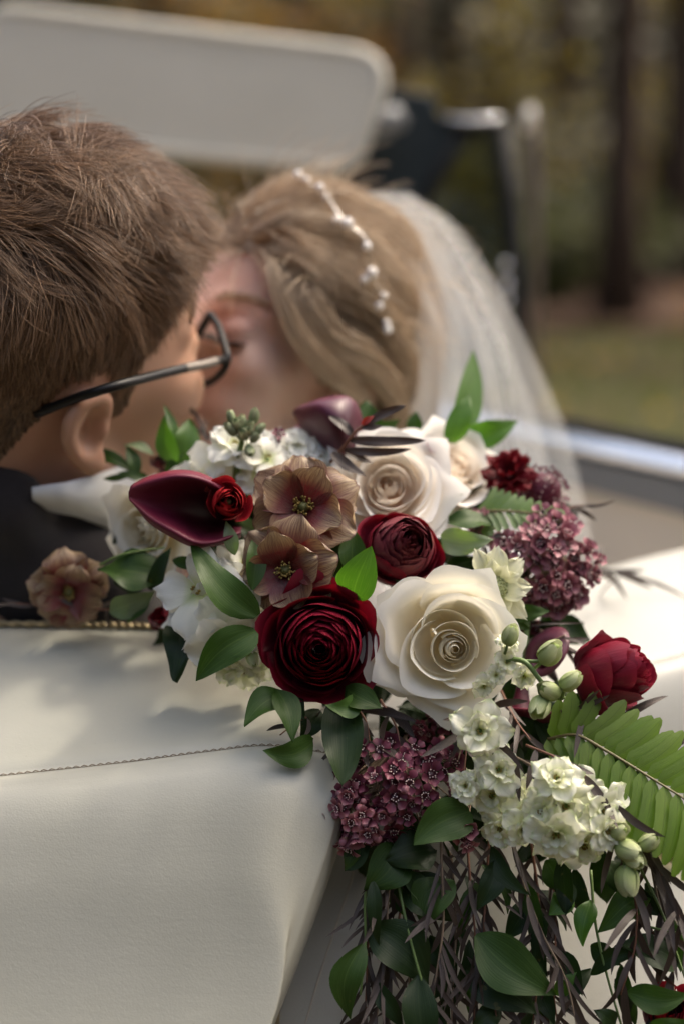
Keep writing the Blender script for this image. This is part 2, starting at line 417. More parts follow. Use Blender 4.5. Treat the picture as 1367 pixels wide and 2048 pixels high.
# ------------------------------------------------------------------ the convertible
car = tag(empty('convertible_car', (0, 1.2, 0)), 'white vintage convertible with cream leather, stitched rear cover and open roof', 'car')
CO = Vector((0, 1.2, 0))
def cp(name, V, F, mat, UV=None, parent=car, smooth=True, mi=None): return mk(name, [Vector(v)-CO for v in V], F, mat, parent, UV, smooth, mi)
def local(o, parent=car):  # for meshes already built in world space
    return o
xs = (-420, -150, 0, 250, 420, 540)
def lrow(ys, d, xr, yr, dr=None):
    dr = d if dr is None else dr
    r = [P(x, y, d) for x, y in zip(xs, ys)]
    r += [P(xr-14, yr, dr), P(xr+6, yr-1, dr+.005), P(xr+19, yr-2, dr+.018), P(xr+24, yr-4, dr+.05)]
    return r
ctrl = [lrow((1340, 1340, 1340, 1342, 1348, 1352), 1.045, 690, 1375),
        lrow((1268, 1268, 1266, 1266, 1272, 1280), 1.01, 690, 1300),
        lrow((1255, 1254, 1254, 1257, 1263, 1272), 1.0, 690, 1292),
        lrow((1330, 1325, 1322, 1322, 1325, 1335), .962, 690, 1350),
        lrow((1450, 1440, 1430, 1418, 1410, 1415), .922, 688, 1425),
        lrow((1590, 1563, 1546, 1519, 1497, 1486), .885, 684, 1503, .89),
        lrow((1660, 1632, 1613, 1590, 1572, 1564), .866, 678, 1590, .872),
        lrow((1790, 1770, 1755, 1740, 1735, 1735), .854, 643, 1735, .862),
        lrow((2060, 2055, 2048, 2048, 2048, 2048), .838, 527, 2048, .84),
        [P(x, 2560, .80) for x in (-420, -150, 0, 120, 190, 230)]+[P(286, 2560, .80), P(306, 2560, .805), P(319, 2560, .818), P(324, 2560, .85)]]
rows = patch(ctrl, 90, 110)
js = round(5/9*109)                     # the row the seam runs along
def groove(rows, js, i0=0, i1=None):
    nv, nu = len(rows), len(rows[0])
    nr = []
    for j in range(nv):
        r = []
        for i in range(nu):
            a = rows[min(j+1, nv-1)][i]-rows[max(j-1, 0)][i]; b_ = rows[j][min(i+1, nu-1)]-rows[j][max(i-1, 0)]
            n = b_.cross(a)
            n = n.normalized() if n.length > 1e-9 else Vector((0, 0, 1))
            if n.dot(EYE-rows[j][i]) < 0: n = -n
            r.append(n)
        nr.append(r)
    return nr
nr = groove(rows, js)
seam = [rows[js][i]+nr[js][i]*.0002 for i in range(90)]; seamn = [nr[js][i] for i in range(90)]
for j in range(110):
    w = math.exp(-((j-js)/.8)**2)*.0011-math.exp(-((abs(j-js)-2.6)/1.4)**2)*.0005
    for i in range(90): rows[j][i] = rows[j][i]-nr[j][i]*w
cover = cp('leather_cover', *[(a, b, M['leather'], c) for a, b, c in [sheet(rows)]][0])
def stitches(line, nrm, parent, gap=.0046):
    b = Bag(); b.add(*tube([p-n*.0012 for p, n in zip(line, nrm)], .00028, 5))
    L = [0]
    for a, c in zip(line, line[1:]): L.append(L[-1]+(c-a).length)
    s_ = 0
    while s_ < L[-1]-.004:
        def at(q):
            k = max(i for i in range(len(L)-1) if L[i] <= q); f = (q-L[k])/(L[k+1]-L[k])
            return line[k].lerp(line[k+1], f)+nrm[k]*.0001
        p0, p1 = at(s_), at(s_+gap*.72); m_ = (p0+p1)/2+nrm[0]*.0001
        b.add(*tube([p0-nrm[0]*.0009, m_, p1-nrm[0]*.0009], [.0002, .00028, .0002], 5)); s_ += gap
    b.V = [v-CO for v in b.V]
    return b.build('stitching', M['thread'], parent)
stitches(seam[:78], seamn[:78], cover)
# twisted brass coloured cord along the top edge
edge = cat([P(x, y, d) for x, y, d in ((-420, 1252, 1.0), (-150, 1251, .999), (0, 1250, .998), (150, 1252, .998), (250, 1253, .998), (340, 1258, .998), (450, 1264, .998), (560, 1270, .998))], 300)
rb = Bag()
for ph in (0, math.pi):
    pts = []
    for i, p in enumerate(edge):
        a = i*.40+ph; pts.append(p+(UP*math.cos(a)-FW*math.sin(a))*.0011+UP*.0008)
    rb.add(*tube(pts, .00135, 6))
rb.V = [v-CO for v in rb.V]; rb.build('twisted_piping', M['brass'], cover)
# side panel that turns forward
xr = (560, 700, 900, 1050, 1200, 1367, 1750)
def rrow(ys, ds): return [P(x, y, d) for x, y, d in zip(xr, ys, ds)]
e0 = (1300, 1270, 1230, 1190, 1142, 1100, 1025); dd = (1.10, 1.10, 1.12, 1.13, 1.145, 1.16, 1.19)
off = lambda k, q: rrow([a+k for a in e0], [a-q for a in dd])
sy = (1485, 1462, 1430, 1392, 1352, 1305, 1215); sdp = (.98, .98, .985, .99, 1.0, 1.015, 1.05)
ctrl = [off(70, -.10), off(14, -.02), off(0, 0), off(60, .05), off(130, .10), rrow(sy, sdp),
        rrow([a+75 for a in sy], [a-.022 for a in sdp]), rrow((1740,)*7, (.945, .938, .938, .943, .955, .965, .98)),
        rrow((2048,)*7, (.908, .904, .905, .91, .92, .925, .935)), rrow((2560,)*7, (.868, .864, .866, .87, .87, .87, .88))]
rows = patch(ctrl, 70, 110); nr = groove(rows, js)
seam = [rows[js][i] for i in range(70)]; seamn = [nr[js][i] for i in range(70)]
for j in range(110):
    w = math.exp(-((j-js)/.8)**2)*.0012-math.exp(-((abs(j-js)-2.6)/1.4)**2)*.0006
    for i in range(70): rows[j][i] = rows[j][i]-nr[j][i]*w
side = cp('side_cover', *[(a, b, M['leather2'], c) for a, b, c in [sheet(rows)]][0])
stitches(seam, seamn, side)
# the seam that runs down the side panel beside the fold
dn = cat([P(x, y, 3) for x, y in ((716, 1700), (700, 1765), (672, 1850), (640, 1945), (610, 2048), (580, 2160))], 40)
from mathutils.bvhtree import BVHTree
_v, _f, _u = sheet(rows); _t = BVHTree.FromPolygons(_v, _f)
dn = [h_[0] for h_ in (_t.ray_cast(EYE, (p-EYE).normalized()) for p in dn) if h_[0] is not None]
b = Bag(); b.add(*tube([p-FW*.0002 for p in dn], .0006, 5)); b.V = [v-CO for v in b.V]; b.build('seam', plain('seam_cord', (.42, .38, .32), .7), side)

# door top with chrome strip, rubber and inner panel
A, B = P(560, 752, 2.22), P(1560, 968, 1.42)
ax = (B-A).normalized(); upv = (Vector((0, 0, 1))-ax*ax.z).normalized(); inn = ax.cross(upv).normalized()
if inn.dot(EYE-A) < 0: inn = -inn
def rail(profile, mat, name, parent=car):
    n = len(profile); V = []
    for p in (A, B): V += [p+inn*a+upv*c for a, c in profile]
    F = [(i, (i+1) % n, n+(i+1) % n, n+i) for i in range(n)]+[tuple(range(n))[::-1], tuple(range(n, 2*n))]
    return cp(name, V, F, mat, None, parent, False)
door = rail([(.0, -.03), (.012, -.03), (.016, -.34), (-.004, -.45), (-.05, -.45), (-.05, -.03)], M['trim'], 'door_panel')
rail([(.013+.013*math.cos(a), .0+.011*math.sin(a)) for a in np.linspace(0, 2*math.pi, 14)[:-1]], M['chrome'], 'chrome_strip', door)
rail([(.0, -.0135), (.019, -.0135), (.021, -.045), (.014, -.047), (.0, -.047)], M['greypaint'], 'sill_band', door)
rail([(-.03, -.02), (-.004, -.02), (-.004, .013), (-.012, .019), (-.03, .014)], M['rubber'], 'window_seal', door)
rail([(-.16, -.5), (-.14, -.08), (-.09, -.022), (-.052, -.012), (-.052, -.5)], M['paint'], 'door_skin', door)

# sun visor: a padded panel with a welted edge
def rounded(pts, rads, n=9):
    out = []
    m = len(pts)
    for i in range(m):
        a, b_, c = Vector(pts[i-1]), Vector(pts[i]), Vector(pts[(i+1) % m]); r = rads[i]
        u1, u2 = (a-b_).normalized(), (c-b_).normalized(); p1, p2 = b_+u1*r, b_+u2*r
        for t in np.linspace(0, 1, n): out.append((p1*(1-t)**2+b_*2*t*(1-t)+p2*t*t))
    return out
VD = 1.92
out = rounded([(-22, 16), (783, 114), (706, 338), (300, 300), (-50, 255)], [62, 92, 50, 40, 50])
vc = Vector((340, 190))
V = []; ring = []
for f, z in ((1, .012), (.995, .0015), (.975, 0), (.93, .0005), (.5, -.001)):
    ring.append([P(*(vc+(Vector((q.x, q.y))-vc)*f), VD+z) for q in out])
for f, z in ((.97, .024), (.5, .026)):
    ring.insert(0, [P(*(vc+(Vector((q.x, q.y))-vc)*f), VD+z) for q in out])
n = len(out); V = [p for r in ring for p in r]; F = gridF(n, len(ring), True)+[tuple(range(n))[::-1], tuple(range((len(ring)-1)*n, len(ring)*n))]
visor = cp('sun_visor', V, F, M['visor'])
pp = [P(q.x, q.y, VD+.006) for q in out]; pp.append(pp[0])
b = Bag(); b.add(*tube(pp, .009, 8)); b.V = [v-CO for v in b.V]; b.build('visor_welt', M['visor'], visor)

# windscreen pillar, its brackets, and the vent window
def prism(poly, d0, d1, mat, name, parent=car, bev=.004):
    n = len(poly); V = [P(x, y, d) for d in (d0, d1) for x, y in poly]
    F = [tuple(range(n)), tuple(range(n, 2*n))[::-1]]+[(i, n+i, n+(i+1) % n, (i+1) % n) for i in range(n)]
    o = cp(name, V, F, mat, None, parent, False)
    m_ = o.modifiers.new('bevel', 'BEVEL'); m_.width = bev; m_.segments = 2
    return o
pil = prism([(752, 172), (868, 190), (878, 232), (938, 246), (926, 268), (862, 350), (800, 520), (700, 470), (690, 330), (735, 250)], 2.0, 2.1, M['teal'], 'windscreen_pillar')
prism([(690, 330), (735, 320), (748, 420), (690, 420)], 1.96, 2.0, M['rubber'], 'pillar_bracket', pil)
b = Bag(); b.add(*tube([P(745, 262, 1.95), P(768, 246, 1.94), P(790, 236, 1.94), P(800, 250, 1.95)], [.016, .02, .016, .01], 10)); b.V = [v-CO for v in b.V]
b.build('visor_bracket', plain('dull_steel', (.16, .165, .17), .5, Metallic=.3), pil)
b = Bag(); b.add(*tube([P(690+62*math.cos(a), 400+66*math.sin(a), 2.05) for a in np.linspace(-2.6, .4, 16)], .011, 8)); b.V = [v-CO for v in b.V]
b.build('steering_wheel', M['visor'], car)
frame = empty('vent_window', (0, 0, 0), car)
def bar(pts, r, mat, name, parent, n=8):
    b = Bag(); b.add(*tube(pts, r, n)); b.V = [v-CO for v in b.V]; return b.build(name, mat, parent)
bar([P(868, 250, 2.02), P(930, 256, 2.0), P(1003, 252, 1.98)], .011, M['rubber'], 'frame', frame)
bar([P(868, 236, 2.0), P(930, 240, 1.98), P(1000, 238, 1.96)], .0032, M['chrome'], 'chrome_edge', frame)
bar([P(1002, 246, 1.98), P(1018, 400, 1.97), P(1032, 540, 1.96), P(1056, 900, 1.95)], .011, M['rubber'], 'frame', frame)
bar([P(930, 268, 2.0), P(870, 360, 2.0), P(838, 430, 2.0), P(790, 560, 2.0)], .009, M['rubber'], 'frame', frame)
V = [P(x, y, 2.0) for x, y in ((930, 262), (1002, 258), (1030, 540), (1045, 780), (760, 780), (838, 430))]+[P(x, y, 2.004) for x, y in ((930, 262), (1002, 258), (1030, 540), (1045, 780), (760, 780), (838, 430))]
cp('pane', V, [(0, 1, 2, 3, 4, 5), (11, 10, 9, 8, 7, 6)]+[(i, 6+i, 6+(i+1) % 6, (i+1) % 6) for i in range(6)], M['glass'], None, frame, False)
post = bar([P(1040, 234, 2.06), P(1058, 236, 2.06), P(1066, 300, 2.06), P(1072, 480, 2.06), P(1082, 940, 2.06)], [.010, .012, .009, .006, .005], plain('tan_window_channel', (.10, .075, .055), .5), 'window_post', frame)
bar([P(1046, 238, 2.03), P(1064, 241, 2.03)], .017, plain('pale_cap', (.62, .58, .5), .3), 'post_cap', frame)
b = Bag()
for y, r in ((530, .006), (570, .007), (600, .006)): b.add(*ball(P(1010+(y-530)*.06, y, 1.955), r))
b.V = [v-CO for v in b.V]; b.build('window_catch', M['chrome'], frame)
# cabin: rear seat and floor under the couple
seat = Bag()
seat.add(*box((-.05, 1.55, .62), (1.5, .9, .3))); seat.add(*box((-.05, 1.10, .78), (1.5, .10, .55)))
seat.V = [v-CO for v in seat.V]; so_ = seat.build('rear_seat', M['trim'], car, False); m_ = so_.modifiers.new('bevel', 'BEVEL'); m_.width = .04; m_.segments = 3
cp('cabin_floor', *box((-.05, 2.1, .33), (1.7, 2.3, .06))[:2], M['rubber'], smooth=False)

# ================================================================== the couple
def smin(a, b, k):
    h = np.clip(.5+.5*(b-a)/k, 0, 1)
    return b*(1-h)+a*h-k*h*(1-h)
def smax(a, b, k): return -smin(-a, -b, k)
class Field:
    def __init__(s, lo, hi, step):
        s.lo, s.step = np.array(lo, float), step
        s.ax = [np.arange(lo[i], hi[i]+step, step) for i in range(3)]
        s.X = np.stack(np.meshgrid(*s.ax, indexing='ij'), -1).astype(np.float32)
        s.f = np.full(s.X.shape[:3], 1e3, np.float32)
    def ell(s, c, r):
        q = (s.X-np.array(c, np.float32))/np.array(r, np.float32); k = np.sqrt((q**2).sum(-1))+1e-6
        k2 = np.sqrt(((q/np.array(r, np.float32))**2).sum(-1))+1e-9
        return k*(k-1)/k2
    def cap(s, a, b, ra, rb):
        a, b = np.array(a, np.float32), np.array(b, np.float32); ab = b-a
        h = np.clip(((s.X-a)@ab)/(ab@ab), 0, 1)
        return np.sqrt(((s.X-a-h[..., None]*ab)**2).sum(-1))-(ra+(rb-ra)*h)
    def add(s, g, k=8): s.f = smin(s.f, g, k)
    def cut(s, g, k=6): s.f = smax(s.f, -g, k)
    def mesh(s):                           # surface nets
        f = s.f; ins = f < 0; nx, ny, nz = f.shape
        acc = np.zeros((nx-1, ny-1, nz-1, 3), np.float32); cnt = np.zeros((nx-1, ny-1, nz-1), np.float32)
        cr = [(i, j, k) for i in (0, 1) for j in (0, 1) for k in (0, 1)]
        sl_ = lambda c: f[c[0]:nx-1+c[0], c[1]:ny-1+c[1], c[2]:nz-1+c[2]]
        for a in cr:
            for d in range(3):
                if a[d]: continue
                b_ = list(a); b_[d] = 1
                fa, fb_ = sl_(a), sl_(b_); cross = (fa < 0) != (fb_ < 0)
                t = np.where(cross, fa/(fa-fb_+1e-12), 0)
                p = np.zeros(fa.shape+(3,), np.float32)
                for e in range(3): p[..., e] = a[e]+(t if e == d else 0)
                acc += np.where(cross[..., None], p, 0); cnt += cross
        act = cnt > 0; idx = np.full(act.shape, -1, np.int64); idx[act] = np.arange(act.sum())
        base = np.argwhere(act); V = s.lo+(base+acc[act]/cnt[act][:, None])*s.step
        F = []
        for d in range(3):
            u, w = (d+1) % 3, (d+2) % 3
            n_ = [nx, ny, nz]; sa = [slice(1, n_[e]-1) for e in range(3)]; sb = list(sa); sa[d] = slice(0, n_[d]-1); sb[d] = slice(1, n_[d])
            A_, B_ = ins[tuple(sa)], ins[tuple(sb)]
            for sgn, mask in ((1, A_ & ~B_), (-1, ~A_ & B_)):
                c = np.argwhere(mask)
                off_ = np.ones(3, int); off_[d] = 0; c = c+off_
                q = []
                for du, dw in ((0, 0), (1, 0), (1, 1), (0, 1)):
                    e = c.copy(); e[:, u] -= 1-du; e[:, w] -= 1-dw; q.append(idx[e[:, 0], e[:, 1], e[:, 2]])
                q = np.stack(q, 1)
                F.append(q if sgn > 0 else q[:, ::-1])
        return V, np.concatenate(F)
def vnormals(V, F):
    n = np.cross(V[F[:, 2]]-V[F[:, 0]], V[F[:, 3]]-V[F[:, 1]]); out = np.zeros_like(V)
    for i in range(4): np.add.at(out, F[:, i], n)
    return out/(np.linalg.norm(out, axis=1, keepdims=True)+1e-9)
def smooth(V, F, it=2):
    for _ in range(it):
        acc = np.zeros_like(V); c = np.zeros(len(V))
        for i in range(4):
            np.add.at(acc, F[:, i], V[F[:, (i+1) % 4]]+V[F[:, (i+3) % 4]]); np.add.at(c, F[:, i], 2)
        V = V*.4+.6*acc/c[:, None]
    return V
def head_field(female, ear_side, extra=()):
    h = Field((-135, -105, -215), (135, 105, 165), 2.6 if female else 2.6)
    w = .95 if female else 1
    h.add(h.ell((-8, 0, 48), (96, 75*w, 86)))
    h.add(h.ell((38, 0, 8), (56, 62*w, 76)), 14)
    h.add(h.ell((42, 0, -48), (46, 44*w, 40)), 16)
    h.add(h.ell((76, 0, -78), (15, 17, 14)), 14)
    for y in (-1, 1):
        h.add(h.cap((4, y*50*w, -46), (66, y*15, -80), 13 if female else 17, 13), 16)
        h.add(h.ell((62, y*45*w, -8), (24, 20, 20)), 16)
        h.add(h.ell((56, y*36*w, -38), (26, 20, 22)), 14)
        h.add(h.cap((86, y*10, 34), (66, y*46*w, 33), 8, 8), 10)
    for y in (-1, 1):
        h.cut(h.ell((98, y*31, 17), (17, 17, 11)), 8)
        h.add(h.ell((76, y*31, 16), (14, 16, 12)), 3)
    h.add(h.cap((92, 0, 24), (112, 0, -14), 7, 10), 8)
    for y in (-1, 1): h.add(h.ell((102, y*10, -18), (10, 7, 7)), 5)
    h.add(h.ell((93, 0, -42), (9, 22, 6)), 4); h.add(h.ell((92, 0, -53), (9, 19, 7)), 4)
    h.add(h.cap((-22, 0, -20), (-48, 0, -150), 55 if not female else 46, 58 if not female else 48), 22)
    for a, b_, ra, rb_ in extra: h.add(h.cap(a, b_, ra, rb_), 30)
    # the ear
    e = ear_side*70*w
    def q(x, o, z): return (x*.86-6, e+ear_side*o*.8, z*.76)
    ear = h.ell(q(-6, 5, 2), (13, 6, 22))
    pts = [(10, 4, 8), (8, 9, 22), (-2, 15, 31), (-14, 17, 29), (-22, 17, 17), (-22, 15, 2), (-15, 12, -14), (-6, 9, -25), (3, 6, -30)]
    hx = None
    for a, b_ in zip(pts, pts[1:]):
        c = h.cap(q(*a), q(*b_), 4.6, 4.6); hx = c if hx is None else np.minimum(hx, c)
    ear = smin(ear, hx, 5)
    ear = smin(ear, h.ell(q(0, 7, -27), (8, 5, 10)), 6)
    an = h.cap(q(-12, 13, 16), q(-11, 12, -8), 3.5, 3.5); ear = smin(ear, an, 4)
    ear = smax(ear, -h.ell(q(-3, 15, 0), (9, 9, 12)), 4)
    ear = smin(ear, h.ell(q(7, 5, -3), (5, 6, 7)), 4)
    h.add(ear, 4)
    return h
def skin(name, c, red):
    s = N(name); p = s.pos(); n1 = s.noise(60, 4, .6, p); n2 = s.noise(14, 2, .5, p); n3 = s.noise(900, 2, .6, p)
    col = s.mix(n2, c, red); col = s.mix(s.math('MULTIPLY', n1, .25), col, (c[0]*.6, c[1]*.5, c[2]*.45))
    return s.bsdf(col, .48, .4, s.math('ADD', n1, s.math('MULTIPLY', n3, .5)), .12, .001, Subsurface_Weight=.25, Subsurface_Radius=(.012, .005, .003), Subsurface_Scale=.6)
M['skin'] = skin('light_skin', (.50, .31, .215), (.52, .28, .19))
M['skin2'] = skin('fair_skin', (.60, .42, .33), (.60, .36, .28))
M['earred'] = M['skin']
def hairm(name, c1, c2, rough=.38):
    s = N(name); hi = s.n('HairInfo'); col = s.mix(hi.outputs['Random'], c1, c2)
    col = s.mix(s.math('SUBTRACT', .55, s.math('MULTIPLY', hi.outputs['Intercept'], 1.1)), col, tuple(c*.45 for c in c1))  # roots coloured darker to suggest the shade in valleys between locks
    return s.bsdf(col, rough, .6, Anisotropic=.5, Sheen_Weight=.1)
M['hair'] = hairm('brown_hair', (.085, .044, .019), (.33, .19, .095))
M['hair2'] = hairm('dark_blonde_hair', (.27, .18, .10), (.66, .50, .33))
M['scalp'] = plain('brown_scalp', (.045, .028, .018), .8)
M['scalp2'] = plain('blonde_scalp', (.16, .10, .055), .8)
M['lash'] = plain('dark_lash', (.012, .008, .006), .6)
M['lip'] = plain('rose_lip', (.42, .15, .12), .4)
M['shadow'] = plain('eye_make_up', (.46, .25, .19), .5)

def frame_of(origin, f, u, k=1.0):
    f = f.normalized(); u = (u-f*f.dot(u)).normalized(); l = u.cross(f)
    return Matrix.Translation(origin) @ Matrix((f, l, u)).transposed().to_4x4() @ Matrix.Scale(.001*k, 4)
def inv(Mx, p): return tuple(Mx.inverted() @ p)

def strands(name, roots, dirs, lens, mat, parent, rad=.00035, npt=7, fn=None):
    n = len(roots); t = np.linspace(0, 1, npt)[None, :, None]
    pos = fn(roots, dirs, lens, t)
    hc = bpy.data.hair_curves.new(name); hc.add_curves([npt]*n)
    hc.points.foreach_set('position', pos.reshape(-1).astype(np.float32))
    at = hc.attributes.get('radius') or hc.attributes.new('radius', 'FLOAT', 'POINT')
    r = np.broadcast_to((rad*(1-.75*t[..., 0]**2)), (n, npt)); at.data.foreach_set('value', np.ascontiguousarray(r, dtype=np.float32).ravel())
    hc.materials.append(mat)
    o = bpy.data.objects.new(name, hc); COL.objects.link(o); o.parent = parent
    return o
def xf(Mx, A_):
    m = np.array(Mx); return A_@m[:3, :3].T+m[:3, 3]
def noise3(p, s, seed):                # cheap smooth vector noise
    r = np.random.default_rng(seed); out = np.zeros_like(p)
    for k in range(5):
        w = r.normal(0, 1, (3, 3))*s*(1+k*.6); ph = r.random(3)*6.28
        out += np.sin(p@w.T+ph)/(1+k*.5)
    return out/2

# ------------------------------------------------------------------ the groom
GF, GU = D(.78, .25, -.57), D(.14, .84, .50)
GM = frame_of(Vector((0, 0, 0)), GF, GU, 1.12)
ear_l = Vector((-8, -74, 0))                          # his right ear, towards the viewer
GO = P(176, 856, .965)-GM.to_3x3() @ ear_l
GM = frame_of(GO, GF, GU, 1.12)
ex = [(inv(GM, P(60, 1010, 1.03)), inv(GM, P(-60, 1060, 1.06)), 60, 70)]
h = head_field(False, -1, [(tuple(np.array((-45, 0, -150))), inv(GM, P(-60, 1180, 1.10)), 58, 90)])
V, F = h.mesh(); V = smooth(V, F, 2); nrm_h = vnormals(V, F)
def hairline(x):                       # lowest z that carries hair, by x
    return np.interp(x, [-120, -70, -52, -30, -24, 6, 10, 24, 30, 44, 56, 70, 100], [-46, -42, -30, 8, 30, 34, -6, -6, 28, 46, 66, 82, 86])
hairy = (V[:, 2] > hairline(V[:, 0])) & (np.abs(V[:, 1]) < 82) & ~((V[:, 1] < -76) & (V[:, 2] < 40))
groom = mk('person', xf(GM, V)-np.array(GO), F.tolist(), [M['skin'], M['scalp']], None, None, True, hairy[F].all(1).astype(int))
groom.location = GO
tag(groom, 'man in a dark suit and black glasses with short brown hair leaning in to kiss', 'person', 'couple in the car')
def scatter(V, F, nrm, mask, n, seed=1):
    r = np.random.default_rng(seed); fm = F[mask[F].all(1)]
    a = np.linalg.norm(np.cross(V[fm[:, 1]]-V[fm[:, 0]], V[fm[:, 2]]-V[fm[:, 0]]), axis=1)
    k = r.choice(len(fm), n, p=a/a.sum()); u, v = r.random((2, n, 1))
    q = fm[k]; bl = lambda A_: (A_[q[:, 0]]*(1-u)+A_[q[:, 1]]*u)*(1-v)+(A_[q[:, 3]]*(1-u)+A_[q[:, 2]]*u)*v
    nn = bl(nrm); return bl(V), nn/np.linalg.norm(nn, axis=1, keepdims=True)
def hair_fn(origin, Mx, grav, amp, clump, seed, swirl):
    def fn(ro, nr_, le, t):
        n_ = len(ro); top = np.clip((ro[:, 2]-60)/55, 0, 1)[:, None]
        comb = np.array([-.10, -.15, -1.0])*(1-top)+top*(np.array([.30, -.85, -.25])+swirl)
        fr = (np.clip((ro[:, 0]-20)/55, 0, 1)*np.clip((ro[:, 2]-40)/30, 0, 1))[:, None]
        comb = comb+fr*np.array([1.6, .2, .2])
        comb = comb+noise3(ro, clump, seed)*amp*(.35+top*1.2)+noise3(ro, clump*5, seed+3)*amp*.5
        comb = comb-nr_*(comb*nr_).sum(1, keepdims=True); comb /= np.linalg.norm(comb, axis=1, keepdims=True)+1e-9
        r2 = np.random.default_rng(seed).normal(0, 1, (n_, 3))*.07
        lift = (.15+.30*top+.30*fr)
        d0 = nr_*lift+comb*.9+r2; L = le[:, None, None]
        c = (.55*top[:, None]*-.0)
        pos = ro[:, None]+L*(d0[:, None]*t+(-nr_[:, None]*(.11+.13*top+le[:, None]/200)[:, None]+comb[:, None]*.15+r2[:, None])*t*t*.8)
        pos = pos+noise3(ro, clump*2.2, seed+8)[:, None]*L*.12*t*t*(.4+top[:, None])+noise3(ro, .22, seed+9)[:, None]*L*.10*np.sin(t*3.1)*(.3+top[:, None])+noise3(ro, .34, seed+11)[:, None]*L*.12*t*t
        # neighbouring hairs draw together towards their tips, as short hair does
        from mathutils.kdtree import KDTree
        rk = np.random.default_rng(seed+20); ci = rk.choice(n_, 2600, replace=False); kd = KDTree(len(ci))
        for a, c in enumerate(ci): kd.insert(ro[c], a)
        kd.balance(); w = np.array([ci[kd.find(q)[1]] for q in ro])
        f = (.72*t**1.3)*rk.uniform(.35, 1.1, (n_, 1, 1))
        pos = pos+(pos[w]-pos)*f
        return xf(Mx, pos.reshape(-1, 3))-np.array(origin)
    return fn
ro, nn = scatter(V, F, nrm_h, hairy, 46000)
gap = ro[:, 2]-hairline(ro[:, 0])
le = np.interp(ro[:, 2], [-60, -20, 20, 50, 80, 110], [2.5, 5, 10, 22, 36, 46])*np.clip(.35+gap/45, .35, 1)*np.random.default_rng(3).uniform(.75, 1.1, len(ro))
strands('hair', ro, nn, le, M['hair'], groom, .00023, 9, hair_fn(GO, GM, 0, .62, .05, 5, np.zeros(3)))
# eyebrow
g2 = np.random.default_rng(4); m_ = 260
bx = g2.random(m_); ro2 = np.stack([94-22*bx**1.6, -(12+34*bx), 36+4*np.sin(bx*2.4)+g2.normal(0, 1.6, m_)], 1)
nn2 = np.tile(np.array([.75, -.5, .25]), (m_, 1))
def brow_fn(Mx, o, sg):
    return lambda ro, nr_, le, t: xf(Mx, (ro[:, None]+le[:, None, None]*(nr_[:, None]*.25*t+np.array([-.4, sg*.8, .15])*t)).reshape(-1, 3))-np.array(o)
strands('eyebrow', ro2, nn2, np.full(m_, 10.), M['hair'], groom, .0003, 5, brow_fn(GM, GO, -1))

# jacket, shirt collar
def camv(x, y, d, o): return np.array(P(x, y, d)-o)*1000
def cloth(name, caps_, lo, hi, mat, parent, org, step=5, k=26, cuts=()):
    fl = Field(lo, hi, step)
    for c in caps_:
        fl.add(fl.cap(*c) if len(c) == 4 else fl.ell(*c), k)
    for c in cuts: fl.cut(fl.cap(*c), 6)
    V, F = fl.mesh(); V = smooth(V, F, 3)
    V = V*.001+np.array(org)-np.array(parent.location)
    return mk(name, V, F.tolist(), mat, parent)
s = N('charcoal_wool'); p = s.pos(); n1 = s.noise(700, 3, .6, p); n2 = s.noise(25, 2, .5, p)
w1 = s.n('TexWave'); w1.inputs['Scale'].default_value = 500; s.l(p, w1.inputs['Vector'])
M['suit'] = s.bsdf(s.mix(n1, (.018, .015, .016), (.038, .033, .034)), .85, .2, s.math('ADD', n1, w1.outputs[1]), .25, .0006, Sheen_Weight=.15)
s = N('white_cotton'); p = s.pos(); n1 = s.noise(300, 3, .6, p)
M['shirt'] = s.bsdf((.72, .73, .74), .8, .2, n1, .15, .0005)
JO = P(0, 1150, 1.08)
jc = lambda x, y, d: tuple(camv(x, y, d, JO))
cloth('suit_jacket', [(jc(60, 1125, 1.045), jc(205, 1180, 1.035), 41, 36), (jc(-150, 1110, 1.06), jc(60, 1122, 1.045), 62, 42),
                      (jc(-200, 1300, 1.16), jc(40, 1330, 1.12), 80, 75), (jc(215, 1180, 1.055), jc(300, 1330, 1.10), 36, 34),
                      (jc(-170, 925, 1.03), jc(-20, 985, 1.0), 30, 25), (jc(-60, 950, .985), jc(20, 1010, .985), 20, 17), (jc(20, 1010, .985), jc(60, 1090, 1.02), 17, 24)],
      (-190, -110, -170), (150, 190, 130), M['suit'], groom, JO, 4, 20)
def band(pts, wid, mat, name, parent, org, thick=.002):
    b = Bag(); a = cat([P(*q) for q, _ in pts], 24); c = cat([P(*q) for _, q in pts], 24)
    V, F, UV = sheet([a, [(x+y)/2+FW*-.006 for x, y in zip(a, c)], c]); b.add([v-org for v in V], F, UV)
    o = b.build(name, mat, parent); m_ = o.modifiers.new('thick', 'SOLIDIFY'); m_.thickness = thick; return o
band([((64, 974, .965), (75, 1010, .985)), ((100, 968, .965), (112, 1020, .99)), ((140, 962, .97), (155, 1030, 1.0)), ((215, 940, 1.0), (240, 1062, 1.05)), ((280, 915, 1.06), (300, 1060, 1.09))], 0, M['shirt'], 'shirt_collar', groom, GO)

